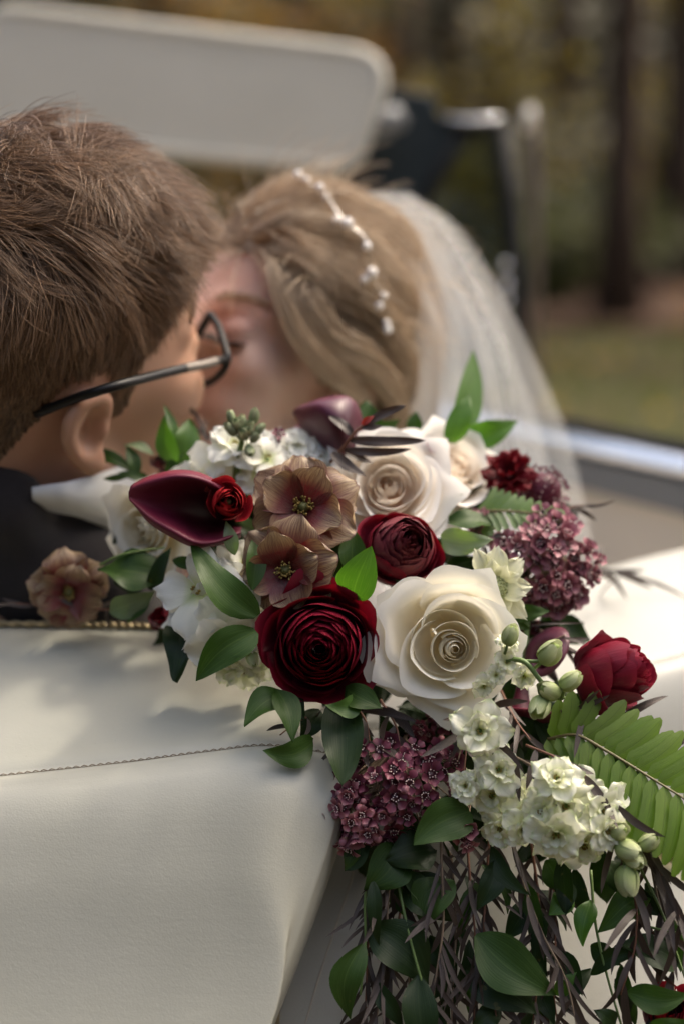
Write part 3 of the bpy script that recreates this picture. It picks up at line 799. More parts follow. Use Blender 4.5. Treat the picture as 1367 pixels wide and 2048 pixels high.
# glasses
gl = tag(empty('eyeglasses', P(300, 745, 1.0)), 'black rimmed glasses worn by the man', 'glasses')
GLO = gl.location.copy()
M['acetate'] = plain('black_acetate', (.008, .0075, .008), .42, .3)
def gtube(name, pts, r, mat=M['acetate'], n=8, parent=gl):
    b = Bag(); b.add(*tube([p-GLO for p in cat(pts, 26)], r, n)); return b.build(name, mat, parent)
def GH(x, y, z): return GM @ Vector((x, y, z))
tip_, hin = P(72, 828, .945), P(452, 718, 1.02)
gtube('temple', [tip_, P(140, 801, .935), P(200, 781, .925), P(260, 764, .935), P(350, 741, .975), hin], .0030)
gtube('hinge', [P(368, 737, .983), P(410, 729, 1.0), P(432, 723, 1.01)], .0032, plain('hinge_steel', (.16, .14, .12), .4, Metallic=.6))
lx = cat([P(*q) for q in ((420, 628, 1.05), (437, 652, 1.04), (449, 688, 1.028), (455, 716, 1.02), (446, 742, 1.025), (418, 765, 1.04), (390, 768, 1.05), (376, 748, 1.06), (388, 690, 1.062), (420, 628, 1.05))], 50)
b = Bag(); b.add(*tube([p-GLO for p in lx], .0027, 8)); b.build('frame', M['acetate'], gl)
cen = sum(lx[:-1], Vector())/(len(lx)-1)
b = Bag(); b.add([p-GLO for p in lx[:-1]]+[cen-GLO+FW*.001], [(i, (i+1) % (len(lx)-1), len(lx)-1) for i in range(len(lx)-1)])
s = N('spectacle_lens'); t = s.n('BsdfTransparent'); t.inputs[0].default_value = (.96, .97, .96, 1); g = s.n('BsdfGlossy'); g.inputs['Roughness'].default_value = .02
mx = s.n('MixShader'); mx.inputs[0].default_value = .06; s.l(t.outputs[0], mx.inputs[1]); s.l(g.outputs[0], mx.inputs[2]); s.l(mx.outputs[0], s.out.inputs[0])
b.build('lens', s.m, gl)

# ------------------------------------------------------------------ the bride
BF, BU = D(-.64, .26, .72), D(.28, .94, -.03)
BM = frame_of(Vector((0, 0, 0)), BF, BU, .95)
BO = P(692, 796, 1.12)-BM.to_3x3() @ Vector((-8, 71, 0))
BM = frame_of(BO, BF, BU, .95)
h = head_field(True, 1, [(tuple(np.array((-45, 0, -150))), inv(BM, P(830, 1010, 1.30)), 48, 60)])
V, F = h.mesh(); V = smooth(V, F, 2); nrm_b = vnormals(V, F)
def hl2(x): return np.interp(x, [-120, -60, -40, -26, -18, 4, 12, 26, 40, 60, 75, 100], [-30, -30, -12, 10, 26, 30, -2, 12, 38, 60, 74, 80])
hairy = (V[:, 2] > hl2(V[:, 0])) & ~((V[:, 1] > 70) & (V[:, 2] < 36))
eye = ((V-np.array((88, 31, 22)))**2/np.array((16, 20, 11.))**2).sum(1) < 1
lipm = ((V-np.array((98, 0, -47)))**2/np.array((10, 22, 11.))**2).sum(1) < 1
fi = np.where(hairy[F].all(1), 1, np.where(eye[F].all(1), 2, np.where(lipm[F].all(1), 3, 0)))
bride = mk('person', xf(BM, V)-np.array(BO), F.tolist(), [M['skin2'], M['scalp2'], M['shadow'], M['lip']], None, None, True, fi)
bride.location = BO
tag(bride, 'woman in a white veil with pinned up dark blonde hair, eyes closed, being kissed', 'person', 'couple in the car')
def bfn(seed, amp):
    def fn(ro, nr_, le, t):
        n_ = len(ro); tgt = np.array([-92., 30., 22.]); comb = tgt-ro; comb /= np.linalg.norm(comb, axis=1, keepdims=True)
        comb += noise3(ro, .03, seed)*amp+noise3(ro, .16, seed+4)*.22
        comb -= nr_*(comb*nr_).sum(1, keepdims=True); comb /= np.linalg.norm(comb, axis=1, keepdims=True)+1e-9
        r2 = np.random.default_rng(seed).normal(0, 1, (n_, 3))*.05; L = le[:, None, None]
        pos = ro[:, None]+L*((nr_*.46+comb+r2)[:, None]*t-nr_[:, None]*t*t*.52)
        return xf(BM, pos.reshape(-1, 3))-np.array(BO)
    return fn
ro, nn = scatter(V, F, nrm_b, hairy, 26000, 2)
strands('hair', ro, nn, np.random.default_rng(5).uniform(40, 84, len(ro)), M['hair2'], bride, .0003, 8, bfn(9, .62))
def lock(path, r0, n, twist, seed, name='hair_lock', flat=1.0):
    r0 *= .86; n = int(n*1.5); pts = cat([Vector((p[0]*1.05, p[1]*1.09, p[2]+max(0, p[2])*.07)) for p in path], 22); r = np.random.default_rng(seed)
    A_ = np.array([tuple(p) for p in pts]); T_ = np.gradient(A_, axis=0); T_ /= np.linalg.norm(T_, axis=1, keepdims=True)
    ref = np.array([0, 1., 0]); B1 = np.cross(T_, ref); B1 /= np.linalg.norm(B1, axis=1, keepdims=True)+1e-9; B2 = np.cross(B1, T_)
    s_ = np.linspace(0, 1, 22); taper = np.sin(np.pi*np.clip(s_*.86+.10, 0, 1))**.6
    ph = r.random(n)*6.28; q = r.random(n)**.5
    a = ph[:, None]+twist*6.28*s_[None]
    rr = r0*q[:, None]*taper[None]*1.15+r.normal(0, .5, (n, 22)).cumsum(1)*(.5+1.2*(r.random((n, 1)) > .9))
    pos = A_[None]+rr[..., None]*(np.cos(a)[..., None]*B1[None]+flat*np.sin(a)[..., None]*B2[None])
    return strands(name, np.zeros((n, 3)), None, None, M['hair2'], bride, .0003, 22, lambda *_: xf(BM, pos.reshape(-1, 3))-np.array(BO))
L1 = [([(84, 22, 80), (66, 46, 98), (20, 66, 100), (-35, 74, 70), (-72, 66, 36), (-95, 50, 18)], 13, 420, 1.6),
      ([(80, 36, 70), (56, 58, 76), (18, 74, 70), (-24, 82, 46), (-60, 76, 18), (-88, 58, 0)], 13, 420, 1.8),
      ([(76, 10, 96), (40, 30, 124), (-15, 52, 126), (-64, 58, 88), (-96, 48, 50), (-108, 40, 20)], 14, 420, 1.4),
      ([(74, -14, 100), (30, 0, 136), (-40, 22, 134), (-92, 30, 92), (-112, 26, 50)], 14, 380, 1.3),
      ([(-50, 78, 44), (-78, 70, 22), (-92, 62, -4), (-80, 56, -28), (-58, 58, -30)], 15, 420, 1.2),
      ([(-70, 64, 56), (-98, 52, 30), (-110, 42, -2), (-98, 36, -30), (-74, 42, -40)], 16, 420, 1.2),
      ([(-84, 44, 70), (-112, 34, 40), (-122, 26, 4), (-110, 24, -26), (-88, 30, -40)], 15, 360, 1.2),
      ([(76, 34, 74), (74, 56, 50), (54, 72, 22), (22, 82, 8), (-12, 86, -2)], 12, 260, .6),
      ([(68, 44, 66), (58, 66, 50), (34, 78, 30), (4, 86, 26), (-34, 88, 10), (-64, 78, -14)], 13, 300, .8),
      ([(-34, 82, 14), (-44, 80, -20), (-46, 72, -58)], 10, 200, .8),
      ([(-58, 76, 8), (-68, 72, -28), (-62, 62, -66)], 12, 220, .8),
      ([(-26, 78, 20), (-34, 74, -14), (-40, 66, -44), (-38, 60, -76)], 5, 90, .5)]
for i, (pth, r0, n_, tw) in enumerate(L1): lock(pth, r0, n_, tw*.4, 20+i, flat=.75 if i not in (7, 8) else .5)
ro, nn = scatter(V, F, nrm_b, hairy, 900, 12)
strands('stray_hair', ro, nn, np.random.default_rng(15).uniform(50, 100, len(ro)), M['hair2'], bride, .00022, 9, lambda ro, nr_, le, t: bfn(31, 1.3)(ro, nr_*1.25, le, t))
# lashes and eyebrow of the closed eye
g2 = np.random.default_rng(8); m_ = 220; bx = g2.random(m_)
ro2 = np.stack([92-12*bx**2, 18+27*bx, 9-3*np.sin(bx*3.1)], 1)
def lash_fn(ro, nr_, le, t):
    d = np.stack([np.full(m_, .75), (ro[:, 1]-31)/30, np.full(m_, -.55)], 1)
    return xf(BM, (ro[:, None]+le[:, None, None]*(d[:, None]*t+np.array([0, 0, .35])*t*t)).reshape(-1, 3))-np.array(BO)
strands('eyelashes', ro2, None, g2.uniform(11, 16, m_), M['lash'], bride, .0009, 5, lash_fn)
m_ = 220; bx = g2.random(m_); ro2 = np.stack([95-20*bx**1.6, 12+34*bx, 36+5*np.sin(bx*2.2)+g2.normal(0, 1.4, m_)], 1)
strands('eyebrow', ro2, np.tile(np.array([.75, .5, .25]), (m_, 1)), np.full(m_, 8.), M['hair2'], bride, .0002, 5, brow_fn(BM, BO, 1))
# bodice and arm behind the flowers
DO_ = P(700, 1150, 1.34); jc = lambda x, y, d: tuple(camv(x, y, d, DO_))
cloth('bodice', [(jc(560, 1240, 1.36), jc(860, 1230, 1.36), 85, 95), (jc(330, 1080, 1.24), jc(600, 1120, 1.30), 38, 55), (jc(180, 1050, 1.20), jc(330, 1080, 1.24), 30, 38)], (-270, -170, -180), (220, 160, 120), M['shirt'], bride, DO_, 6, 30)
# veil: two layers of tulle from the back of the head over the shoulder
s = N('tulle'); p = s.pos(); n1 = s.noise(1600, 2, .5, p)
mp = s.n('Mapping'); mp.inputs['Scale'].default_value = (60, 60, 5); s.l(p, mp.inputs['Vector']); n2 = s.noise(1, 3, .6, mp.outputs[0])
df = s.n('BsdfDiffuse'); df.inputs[0].default_value = (.90, .91, .90, 1); tl = s.n('BsdfTranslucent'); tl.inputs[0].default_value = (.90, .91, .90, 1)
m1 = s.n('MixShader'); m1.inputs[0].default_value = .5; s.l(df.outputs[0], m1.inputs[1]); s.l(tl.outputs[0], m1.inputs[2])
tr = s.n('BsdfTransparent'); m2 = s.n('MixShader'); s.l(s.math('MULTIPLY', s.math('ADD', s.math('MULTIPLY', n2, .34), .20), s.math('SUBTRACT', 1.1, s.math('MULTIPLY', s.uv()[0], .62))), m2.inputs[0]); s.l(tr.outputs[0], m2.inputs[1]); s.l(m1.outputs[0], m2.inputs[2]); s.l(m2.outputs[0], s.out.inputs[0])
M['tulle'] = s.m
def veil(Lp, Rp, dl, dr, bulge, folds, seed, name, parent):
    a = cat([P(x, y, d) for (x, y), d in zip(Lp, dl)], 60); c = cat([P(x, y, d) for (x, y), d in zip(Rp, dr)], 60)
    r = random.Random(seed); ph = [r.random()*6.28 for _ in range(6)]
    rows = []
    for j in range(60):
        t = j/59; row = []
        for i in range(80):
            q = i/79; p = a[j].lerp(c[j], q)
            fo = sum(math.sin(q*folds*(1+k*.63)+ph[k]+t*1.5*(k-1))/(1+k) for k in range(4))
            p = p-FW*(bulge*(math.sin(math.pi*q)**.7)*(.35+.65*min(1, t*2))+.006*fo*min(1, .15+t*1.3)*math.sin(math.pi*q)**.5)
            row.append(p)
        rows.append(row)
    V, F, UV = sheet(rows); return mk(name, [v-BO for v in V], F, M['tulle'], parent, UV)
R_ = [(822, 386), (915, 452), (996, 575), (1062, 702), (1130, 860), (1166, 1000), (1190, 1120), (1210, 1260)]
L_ = [(690, 398), (765, 470), (800, 580), (822, 680), (806, 790), (780, 920), (770, 1060), (770, 1250)]
v1 = veil(L_, R_, (1.17, 1.15, 1.14, 1.14, 1.15, 1.16, 1.16, 1.16), (1.22, 1.24, 1.25, 1.25, 1.25, 1.24, 1.24, 1.24), .05, 16, 3, 'veil', bride)
v2 = veil([(x+8, y+4) for x, y in L_], [(x-4-t*11, y+8) for t, (x, y) in enumerate(R_)], (1.26, 1.25, 1.24, 1.23, 1.23, 1.23, 1.23, 1.23), (1.29, 1.30, 1.32, 1.33, 1.34, 1.34, 1.34, 1.34), -.04, 11, 8, 'veil_lining', bride)
# pearl hair vine
hv = tag(empty('hair_vine', P(740, 520, 1.12)), 'silver hair vine of small pearls pinned into the blonde hair', 'hair ornament')
HO = hv.location.copy()
pth = [(596, 350, 1.12), (622, 368, 1.115), (650, 388, 1.105), (675, 425, 1.09), (695, 450, 1.085), (722, 468, 1.085), (736, 495, 1.085), (742, 545, 1.09), (755, 575, 1.095), (766, 592, 1.10), (772, 645, 1.105)]
ww = cat([P(*q) for q in pth], 60)
b = Bag(); b.add(*tube([p-HO for p in ww], .0008, 6)); M['silver'] = plain('silver_wire', (.7, .68, .65), .25, Metallic=.9); b.build('wire', M['silver'], hv)
M['pearl'] = plain('pearl', (.80, .76, .72), .18, Coat_Weight=.7)
pb = Bag(); pb.add(*ball((0, 0, 0), .0034, 12, 9)); p0 = None
for k, q in enumerate([(596, 350, 1.115), (612, 360, 1.112), (640, 376, 1.105), (652, 394, 1.10), (694, 447, 1.08), (672, 440, 1.085), (733, 493, 1.08), (742, 546, 1.085), (728, 560, 1.085), (766, 592, 1.095), (757, 612, 1.095), (772, 646, 1.10), (774, 660, 1.10)]):
    o = pb.build('pearl', M['pearl'], hv) if p0 is None else twin(p0, hv)
    p0 = p0 or o; o.location = P(*q)-HO; o.scale = ((1.25 if k in (4, 7) else .85 if k % 2 else 1),)*3

# ================================================================== the bouquet
BQ = P(880, 1400, .95)
bq = tag(empty('bouquet', BQ), 'cascading wedding bouquet of white roses and burgundy ranunculus lying on the leather cover', 'bouquet')
def px(n, d): return n*d/FPX
def part(name, x, y, d, n=(0, 0, 1), roll=0, label=None):
    e = empty(name, P(x, y, d)-BQ, bq, face(D(*n), roll))
    if label: e['label'] = label
    return e
# --- petal materials: the colours run from the base of the petal (0) to its edge (1)
M['cream'] = petal_mat('cream_rose_petal', [(0, (.82, .70, .44)), (.5, (.86, .81, .66)), (1, (.87, .85, .77))], .6, .30, vary=.08, bump=.06, spec=.15)
M['peach'] = petal_mat('peach_rose_petal', [(0, (.82, .56, .34)), (.35, (.85, .76, .64)), (1, (.87, .85, .80))], .6, .30, vary=.08, bump=.06, spec=.15)
M['white'] = petal_mat('white_stock_petal', [(0, (.58, .66, .24)), (.3, (.83, .83, .72)), (1, (.87, .87, .83))], .6, .32, vary=.12, bump=.35, sheen=.1)
M['delph'] = petal_mat('greenish_white_petal', [(0, (.52, .58, .16)), (.35, (.78, .80, .56)), (.82, (.85, .85, .72)), (1, (.66, .74, .40))], .6, .35, vary=.14, bump=.4)
M['wine'] = petal_mat('burgundy_ranunculus_petal', [(0, (.030, .002, .006)), (.55, (.085, .004, .014)), (1, (.20, .010, .026))], .36, .16, vary=.35, bump=.3, spec=.4, tboost=(1.8, .6, .6))
M['wine2'] = petal_mat('dark_plum_ranunculus_petal', [(0, (.03, .004, .009)), (.6, (.085, .012, .022)), (1, (.17, .035, .045))], .30, .12, vary=.35, bump=.35, spec=.45)
M['red'] = petal_mat('red_ranunculus_petal', [(0, (.06, .002, .004)), (.6, (.20, .006, .012)), (1, (.36, .022, .024))], .36, .2, vary=.3, bump=.3)
M['rubyred'] = petal_mat('ruby_petal', [(0, (.07, .006, .012)), (.6, (.13, .006, .016)), (1, (.21, .012, .028))], .38, .2, vary=.35, bump=.35)
M['calla'] = petal_mat('burgundy_calla_spathe', [(0, (.010, .001, .004)), (.4, (.050, .003, .012)), (.85, (.115, .010, .030)), (1, (.15, .022, .036))], .52, .1, vary=.16, bump=.25, spec=.28)
M['calla2'] = petal_mat('plum_calla_spathe', [(0, (.030, .004, .012)), (.6, (.085, .012, .030)), (1, (.12, .03, .05))], .40, .1, vary=.12, bump=.12, spec=.55)
M['butter'] = petal_mat('bronze_butterfly_petal', [(0, (.09, .003, .006)), (.46, (.15, .008, .013)), (.66, (.27, .155, .075)), (.95, (.48, .36, .20)), (1, (.17, .075, .06))], .32, .16, veins=.8, vein_col=(.12, .04, .03), vary=.25, bump=.55, spec=.55)
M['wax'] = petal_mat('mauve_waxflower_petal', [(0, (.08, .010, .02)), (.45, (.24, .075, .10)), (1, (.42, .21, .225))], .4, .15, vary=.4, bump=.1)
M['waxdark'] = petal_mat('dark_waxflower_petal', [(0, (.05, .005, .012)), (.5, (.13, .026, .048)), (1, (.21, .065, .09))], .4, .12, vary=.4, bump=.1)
M['waxcup'] = plain('waxflower_cup', (.045, .008, .014), .3)
M['dot'] = plain('waxflower_anther', (.75, .60, .56), .5)
M['waxbud'] = petal_mat('waxflower_bud', [(0, (.34, .16, .17)), (.5, (.24, .08, .11)), (1, (.30, .2, .09))], .35, .1, vary=.4, bump=.1)
M['scab'] = petal_mat('pale_green_scabiosa_petal', [(0, (.42, .46, .18)), (.5, (.66, .66, .42)), (1, (.72, .72, .55))], .6, .3, vary=.12, bump=.4)
M['scabdome'] = plain('scabiosa_dome', (.34, .37, .17), .6)
M['crimson'] = petal_mat('crimson_scabiosa_petal', [(0, (.05, .002, .004)), (1, (.17, .006, .012))], .5, .2, vary=.4, bump=.3)
M['anther'] = plain('ochre_anther', (.28, .20, .05), .6)
M['olive'] = plain('olive_pistil', (.13, .13, .04), .6)
M['budgreen'] = petal_mat('green_bud', [(0, (.22, .30, .07)), (.5, (.42, .50, .20)), (1, (.60, .62, .38))], .5, .25, veins=.35, vein_col=(.2, .3, .08), vary=.2, bump=.3)
M['stockbud'] = petal_mat('grey_green_bud', [(0, (.14, .19, .07)), (.6, (.25, .31, .16)), (1, (.50, .54, .32))], .65, .15, veins=.4, vein_col=(.36, .42, .26), vary=.25, bump=.4)
M['leaf'] = leaf_mat('ruscus_leaf', (.021, .050, .009), (.038, .078, .013), (.075, .12, .03), .42, .2, .25)
M['leaf2'] = leaf_mat('fresh_green_leaf', (.045, .11, .016), (.075, .15, .025), (.12, .20, .05), .36, .32)
M['leafdark'] = leaf_mat('shade_dark_ruscus_leaf', (.010, .024, .006), (.017, .036, .008), (.035, .055, .018), .42, .12, .24)  # darker copy of the ruscus leaf, with shade put into its colour
M['sage'] = leaf_mat('grey_green_leaf', (.13, .18, .09), (.19, .24, .13), (.25, .3, .18), .5, .2, vein=.6)
M['fern'] = leaf_mat('fern_leaflet', (.10, .165, .028), (.16, .22, .045), (.05, .075, .018), .42, .42, vein=.15)
M['fern2'] = leaf_mat('grey_fern_leaflet', (.15, .22, .10), (.20, .27, .13), (.10, .15, .06), .5, .3, vein=.15)
M['brown'] = leaf_mat('brown_willow_leaf', (.032, .021, .016), (.065, .047, .037), (.10, .07, .05), .42, .1, tcol=(1.4, 1, .8))
M['redshoot'] = leaf_mat('red_shoot', (.30, .03, .02), (.36, .05, .03), (.3, .06, .04), .4, .2, tcol=(1.3, .8, .6))
M['stemred'] = plain('red_brown_stem', (.16, .065, .035), .55)
M['stemgreen'] = plain('green_stem', (.12, .19, .05), .5)
M['stemtan'] = plain('tan_stem', (.20, .14, .09), .6)

def lerp(a, b, t): return a+(b-a)*t
def wrap(th, rb, rim, h, phi, close, curl, nu=13, nv=10, corner=.3, tip=0, skew=.05, ruf=0, ofs=(0, 0), z0=0, notch=0, rn=random, flare=0, roll=0, pt=0):
    V, UV = [], []
    g1, g2 = lerp(1.08, .50, flare), lerp(1.04, .86, flare)
    fq = rn.uniform(2.5, 4.5); p1, p2, p3 = rn.random()*6.28, rn.random()*6.28, rn.random()*6.28
    for j in range(nv):
        v0 = j/(nv-1)
        for i in range(nu):
            u = -1+2*i/(nu-1)
            top = 1-corner*abs(u)**2.6+tip*math.exp(-(u/.16)**2)-notch*math.exp(-(u/.2)**2)+ruf*.5*math.sin(u*fq*1.7+p3)
            v = v0*top; w = 1-v
            r = w**3*rb+3*w*w*v*(rim*g1)+3*w*v*v*rim*g2+v**3*rim*close
            z = 3*w*w*v*.06*h+3*w*v*v*.72*h+v**3*h
            q = max(0, (v-.70)/.30); c = curl*(1+.3*math.sin(u*2+p2)+roll*(u*u-.35))
            r += c*q**1.8; z -= abs(c)*.62*q**2.4
            r *= 1+skew*u+pt*(.6-abs(u))*v+ruf*(.45*math.sin(u*fq+p1)*v+.25*math.sin(u*fq*2.1+p2)*v*v)
            z += ruf*rim*.35*math.sin(u*fq*1.3+p2)*v*v
            wd = min(1, .35+v*1.3)
            a = th+u*phi*wd
            V.append((r*math.cos(a)+ofs[0], r*math.sin(a)+ofs[1], z+z0)); UV.append(((u+1)/2, v0))
    return V, gridF(nu, nv), UV
def blade(L, W, e0, e1, shape='round', cup=0, ruf=0, nu=7, nv=9, side=0, fold=0, frill=0, x0=0, rn=random):
    V, UV = [], []
    p1, p2, f1 = rn.random()*6.28, rn.random()*6.28, rn.uniform(2.5, 4)
    cx, cz = [0], [0]
    for j in range(1, nv):
        e = lerp(e0, e1, (j-.5)/(nv-1)); cx.append(cx[-1]+L/(nv-1)*math.cos(e)); cz.append(cz[-1]+L/(nv-1)*math.sin(e))
    for j in range(nv):
        v = j/(nv-1); e = lerp(e0, e1, v)
        if shape == 'round': w = max(.16*(1-v), math.sin(math.pi*min(1, .06+v*.90)**1.5)**.5)
        elif shape == 'leaf': w = math.sin(math.pi*min(1, v+.015)**.82)**.95
        elif shape == 'broad': w = math.sin(math.pi*min(1, v*.97+.02)**.66)**.8
        elif shape == 'line': w = (math.sin(math.pi*min(1, v+.02)**.8)**.6)
        elif shape == 'strap': w = min(1, (v*6+.2), ((1-v)*4+.10)**.6)*(1-.12*v)
        for i in range(nu):
            u = -1+2*i/(nu-1)
            y = u*W/2*w+side*math.sin(math.pi*v*.9)
            n = cup*u*u*W*w+fold*abs(u)*W*w+ruf*W*(math.sin(u*f1+p1+v*3)*v+.6*math.sin(u*f1*2.2+p2)*v*v)
            ex = frill*L*(math.sin(u*9+p2)*.5+math.sin(u*17+p1)*.4)*v**3
            rr = 1-(.16*abs(u)**2.5*v*v if shape == 'round' else 0)
            V.append((x0+(cx[j]+ex)*rr-n*math.sin(e), y, cz[j]+n*math.cos(e))); UV.append(((u+1)/2, v))
    return V, gridF(nu, nv), UV
def rotz(a): return Matrix.Rotation(a, 4, 'Z')
def petals(e, mat, rings, seed=0):
    rn = random.Random(seed)
    for (n, a0, L, W, e0, e1, kw) in rings:
        for k in range(n):
            s_ = rn.uniform(.9, 1.1)
            V, F, UV = blade(L*s_, W*rn.uniform(.92, 1.08), e0+rn.uniform(-.12, .12), e1+rn.uniform(-.25, .25), rn=rn, **kw)
            X = rotz(a0+k*2*math.pi/n+rn.uniform(-.1, .1))
            mk('petal', [X @ Vector(v) for v in V], F, mat, e, UV)
# ---- roses
def rose(x, y, d, R_, n, nrm, roll, mat, seed, label, openness=1, shift=(.1, -.1), hi=True, tall=1):
    e = part('white_rose', x, y, d, nrm, roll, label); rn = random.Random(seed); r = px(R_, d)
    th = rn.random()*6
    nb = max(4, int(n*.40)); nm_ = int(n*.26)
    for k in range(n):
        t = k/(n-1); th += 2.4+rn.uniform(-.35, .35); sk = 0; o = ((1-t)*shift[0]*r, (1-t)*shift[1]*r)
        if k < nb:                    # the furled heart
            q = k/(nb-1); rim = lerp(.05, .36, q**1.05)*r; a_ = dict(h=r*tall*lerp(.72, .78, q), phi=lerp(2.6, 1.5, q), close=lerp(.72, .95, q), curl=r*.02*q, corner=.10, tip=0, ruf=.025, flare=0, notch=0)
            if k < 3: a_['phi'] = (4.2, 2.6, 2.2)[k]; sk = (.55, -.2, .16)[k]; rim = (.085, .13, .18)[k]*r; a_['h'] = r*tall*(.76, .77, .77)[k]; a_['close'] = (.6, .75, .82)[k]
        elif k < nb+nm_:              # the opening cup
            q = (k-nb)/max(1, nm_-1); rim = lerp(.46, .72, q)*r; a_ = dict(h=r*tall*lerp(.80, .72, q), phi=lerp(1.5, 1.15, q), close=lerp(.96, 1.04, q), curl=r*lerp(.07, .15, q)*openness, corner=.20, tip=.04*rn.random(), ruf=.05, flare=lerp(.1, .45, q), notch=0, roll=.6)
            o = (o[0]+r*.07*rn.uniform(-1, 1), o[1]+r*.07*rn.uniform(-1, 1))
        else:                         # the guard petals
            q = (k-nb-nm_)/max(1, n-nb-nm_-1); rim = lerp(.78, .92, q)*r; a_ = dict(h=r*tall*lerp(.62, .40, q), phi=lerp(1.02, .84, q), close=1.02, curl=r*lerp(.16, .24, q)*openness, corner=lerp(.22, .34, q), tip=.09+.09*rn.random(), ruf=.05, flare=lerp(.5, .85, q), notch=0, roll=1.7)
        z0 = -r*.45
        if k < nb: up = r*tall*lerp(.46, .30, k/(nb-1)); a_['h'] -= up; z0 += up
        elif k < nb+nm_: up = r*tall*lerp(.24, .08, q); a_['h'] -= up; z0 += up
        a_['h'] *= rn.uniform(.96, 1.04); a_['phi'] *= rn.uniform(.94, 1.06); a_['curl'] *= rn.uniform(.6, 1.4); a_['ruf'] *= rn.uniform(.6, 1.4)
        V, F, UV = wrap(th, r*.05, rim, nu=19 if hi else 13, nv=15 if hi else 10, skew=sk or rn.choice((.15, .09, -.08, -.13)), pt=.03 if k < nb else rn.uniform(.10, .22), ofs=o, z0=z0, rn=rn, **a_)
        if k < nb: UV = [(a, b*(.45+.45*k/nb)) for a, b in UV]
        mk('petal', V, F, mat, e, UV)
    V, F, UV = wrap(0, r*.05, r*.46, r*tall*.52, 3.3, 1.0, 0, 33, 9, corner=0, skew=.03, z0=-r*.30, flare=.2, rn=rn)   # the inner ring that closes the cup
    mk('petal', V, F, mat, e, [(a, b*.8) for a, b in UV])
    for k in range(5):                # sepals
        V, F, UV = blade(r*.7, r*.2, -.3, -.9, 'leaf', x0=r*.1, rn=rn); X = Matrix.Translation((0, 0, -r*.47)) @ rotz(k*1.257)
        mk('sepal', [X @ Vector(v) for v in V], F, M['leaf2'], e, UV)
    return e
rose(884, 1283, .885, 143, 23, (.10, -.02, 1), .4, M['cream'], 5, 'large cream white rose open at the front of the bouquet', 1.0, (.08, -.13))
rose(775, 980, .955, 126, 24, (.02, .30, .95), 1.0, M['peach'], 14, 'white rose with a peach heart above the plum ranunculus', .9, (0, 0))
rose(900, 945, .995, 118, 19, (.35, .45, .65), 2.0, M['peach'], 21, 'white rose seen from the side at the back of the bouquet', .8, (0, 0), False)
rose(296, 1056, .968, 96, 17, (-.45, -.15, .75), .5, M['cream'], 33, 'white rose half hidden under the burgundy calla', .9, (0, 0), False)
rose(540, 1178, .915, 46, 12, (.3, .3, .9), .5, M['cream'], 41, 'small cream rose bud behind the bronze flowers', .4, (0, 0), False)
rose(1352, 1690, .875, 74, 12, (-.2, -.4, .9), .5, M['cream'], 43, 'white rose at the edge below the fern', .9, (0, 0), False)
# ---- ranunculus
M['blackheart'] = plain('black_wine_heart', (.012, .0015, .003), .85, .05)
def ranunculus(x, y, d, R_, n, nrm, roll, mat, seed, label, ball_=1.0, outer=8, name='ranunculus', hole=.10, mat2=None, hgt=1.0, dome=0):
    e = part(name, x, y, d, nrm, roll, label); rn = random.Random(seed); r = px(R_, d); th = 0
    for k in range(n):
        t = k/(n-1); th += 2.4+rn.uniform(-.4, .4)
        out = max(0, (k-(n-outer))/outer)
        rim = lerp(hole, .86, t**.85)*r*(1+.10*out)
        h = r*hgt*lerp(.92+.42*dome, .86, t**1.4)*(1-.50*out)*rn.uniform(.95, 1.05)
        close = lerp(.55, lerp(1.0, .72, ball_), t)+.28*out
        curl = r*.10*out*rn.uniform(.3, 1.6)+r*.02*rn.random()
        V, F, UV = wrap(th, r*.1, rim, h, lerp(1.5, .78, t**.7)*rn.uniform(.85, 1.1), close, curl, 13, 9, corner=rn.uniform(.22, .4), skew=.05*rn.choice((1, -1)), ruf=rn.uniform(.02, .05)*(1+1.4*out), z0=-r*.5, notch=.08*rn.random(), rn=rn)
        mk('petal', V, F, (mat2 if mat2 and out == 0 else mat), e, UV)
    if hole > .15: b = Bag(); b.add(*ball((0, 0, -r*.2), (r*hole*.8, r*hole*.8, r*.35), 10, 7)); b.build('heart', M['olive'], e)
    else: b = Bag(); b.add(*ball((0, 0, -r*.12), (r*hole*1.1, r*hole*1.1, r*.35), 10, 7)); b.build('heart', M['blackheart'], e)
    return e
ranunculus(640, 1293, .882, 118, 64, (-.02, -.02, 1), 0, M['wine'], 3, 'large open burgundy ranunculus with a near black centre', .15, 16, hole=.12)
ranunculus(803, 1098, .915, 92, 56, (.22, .30, .9), .5, M['wine'], 8, 'plum ranunculus with tightly packed petals above the large rose', 1.0, 9, mat2=M['wine2'], hole=.07, dome=1)
ranunculus(457, 1004, .895, 52, 17, (.22, .10, .95), .3, M['red'], 15, 'small bright red ranunculus bud beside the calla', .6, 6, hole=.2)
ranunculus(1196, 1358, .905, 86, 30, (.72, .28, .40), .3, M['rubyred'], 18, 'ruby ranunculus seen from the side at the right', .55, 8, hgt=1.9)
ranunculus(330, 1238, .95, 32, 12, (-.3, .3, .7), .3, M['wine'], 27, 'small burgundy bud under the left leaves', .8, 4, 'ranunculus_bud', hgt=1.6)
ranunculus(318, 925, .985, 25, 10, (.3, .2, .9), .3, M['wine2'], 28, 'dark brown red bud among green leaves at the upper left', .8, 3, 'ranunculus_bud', hgt=1.5)
ranunculus(1338, 2030, .86, 70, 22, (-.1, .5, .8), .3, M['wine'], 29, 'burgundy flower at the bottom right corner', .3, 8)
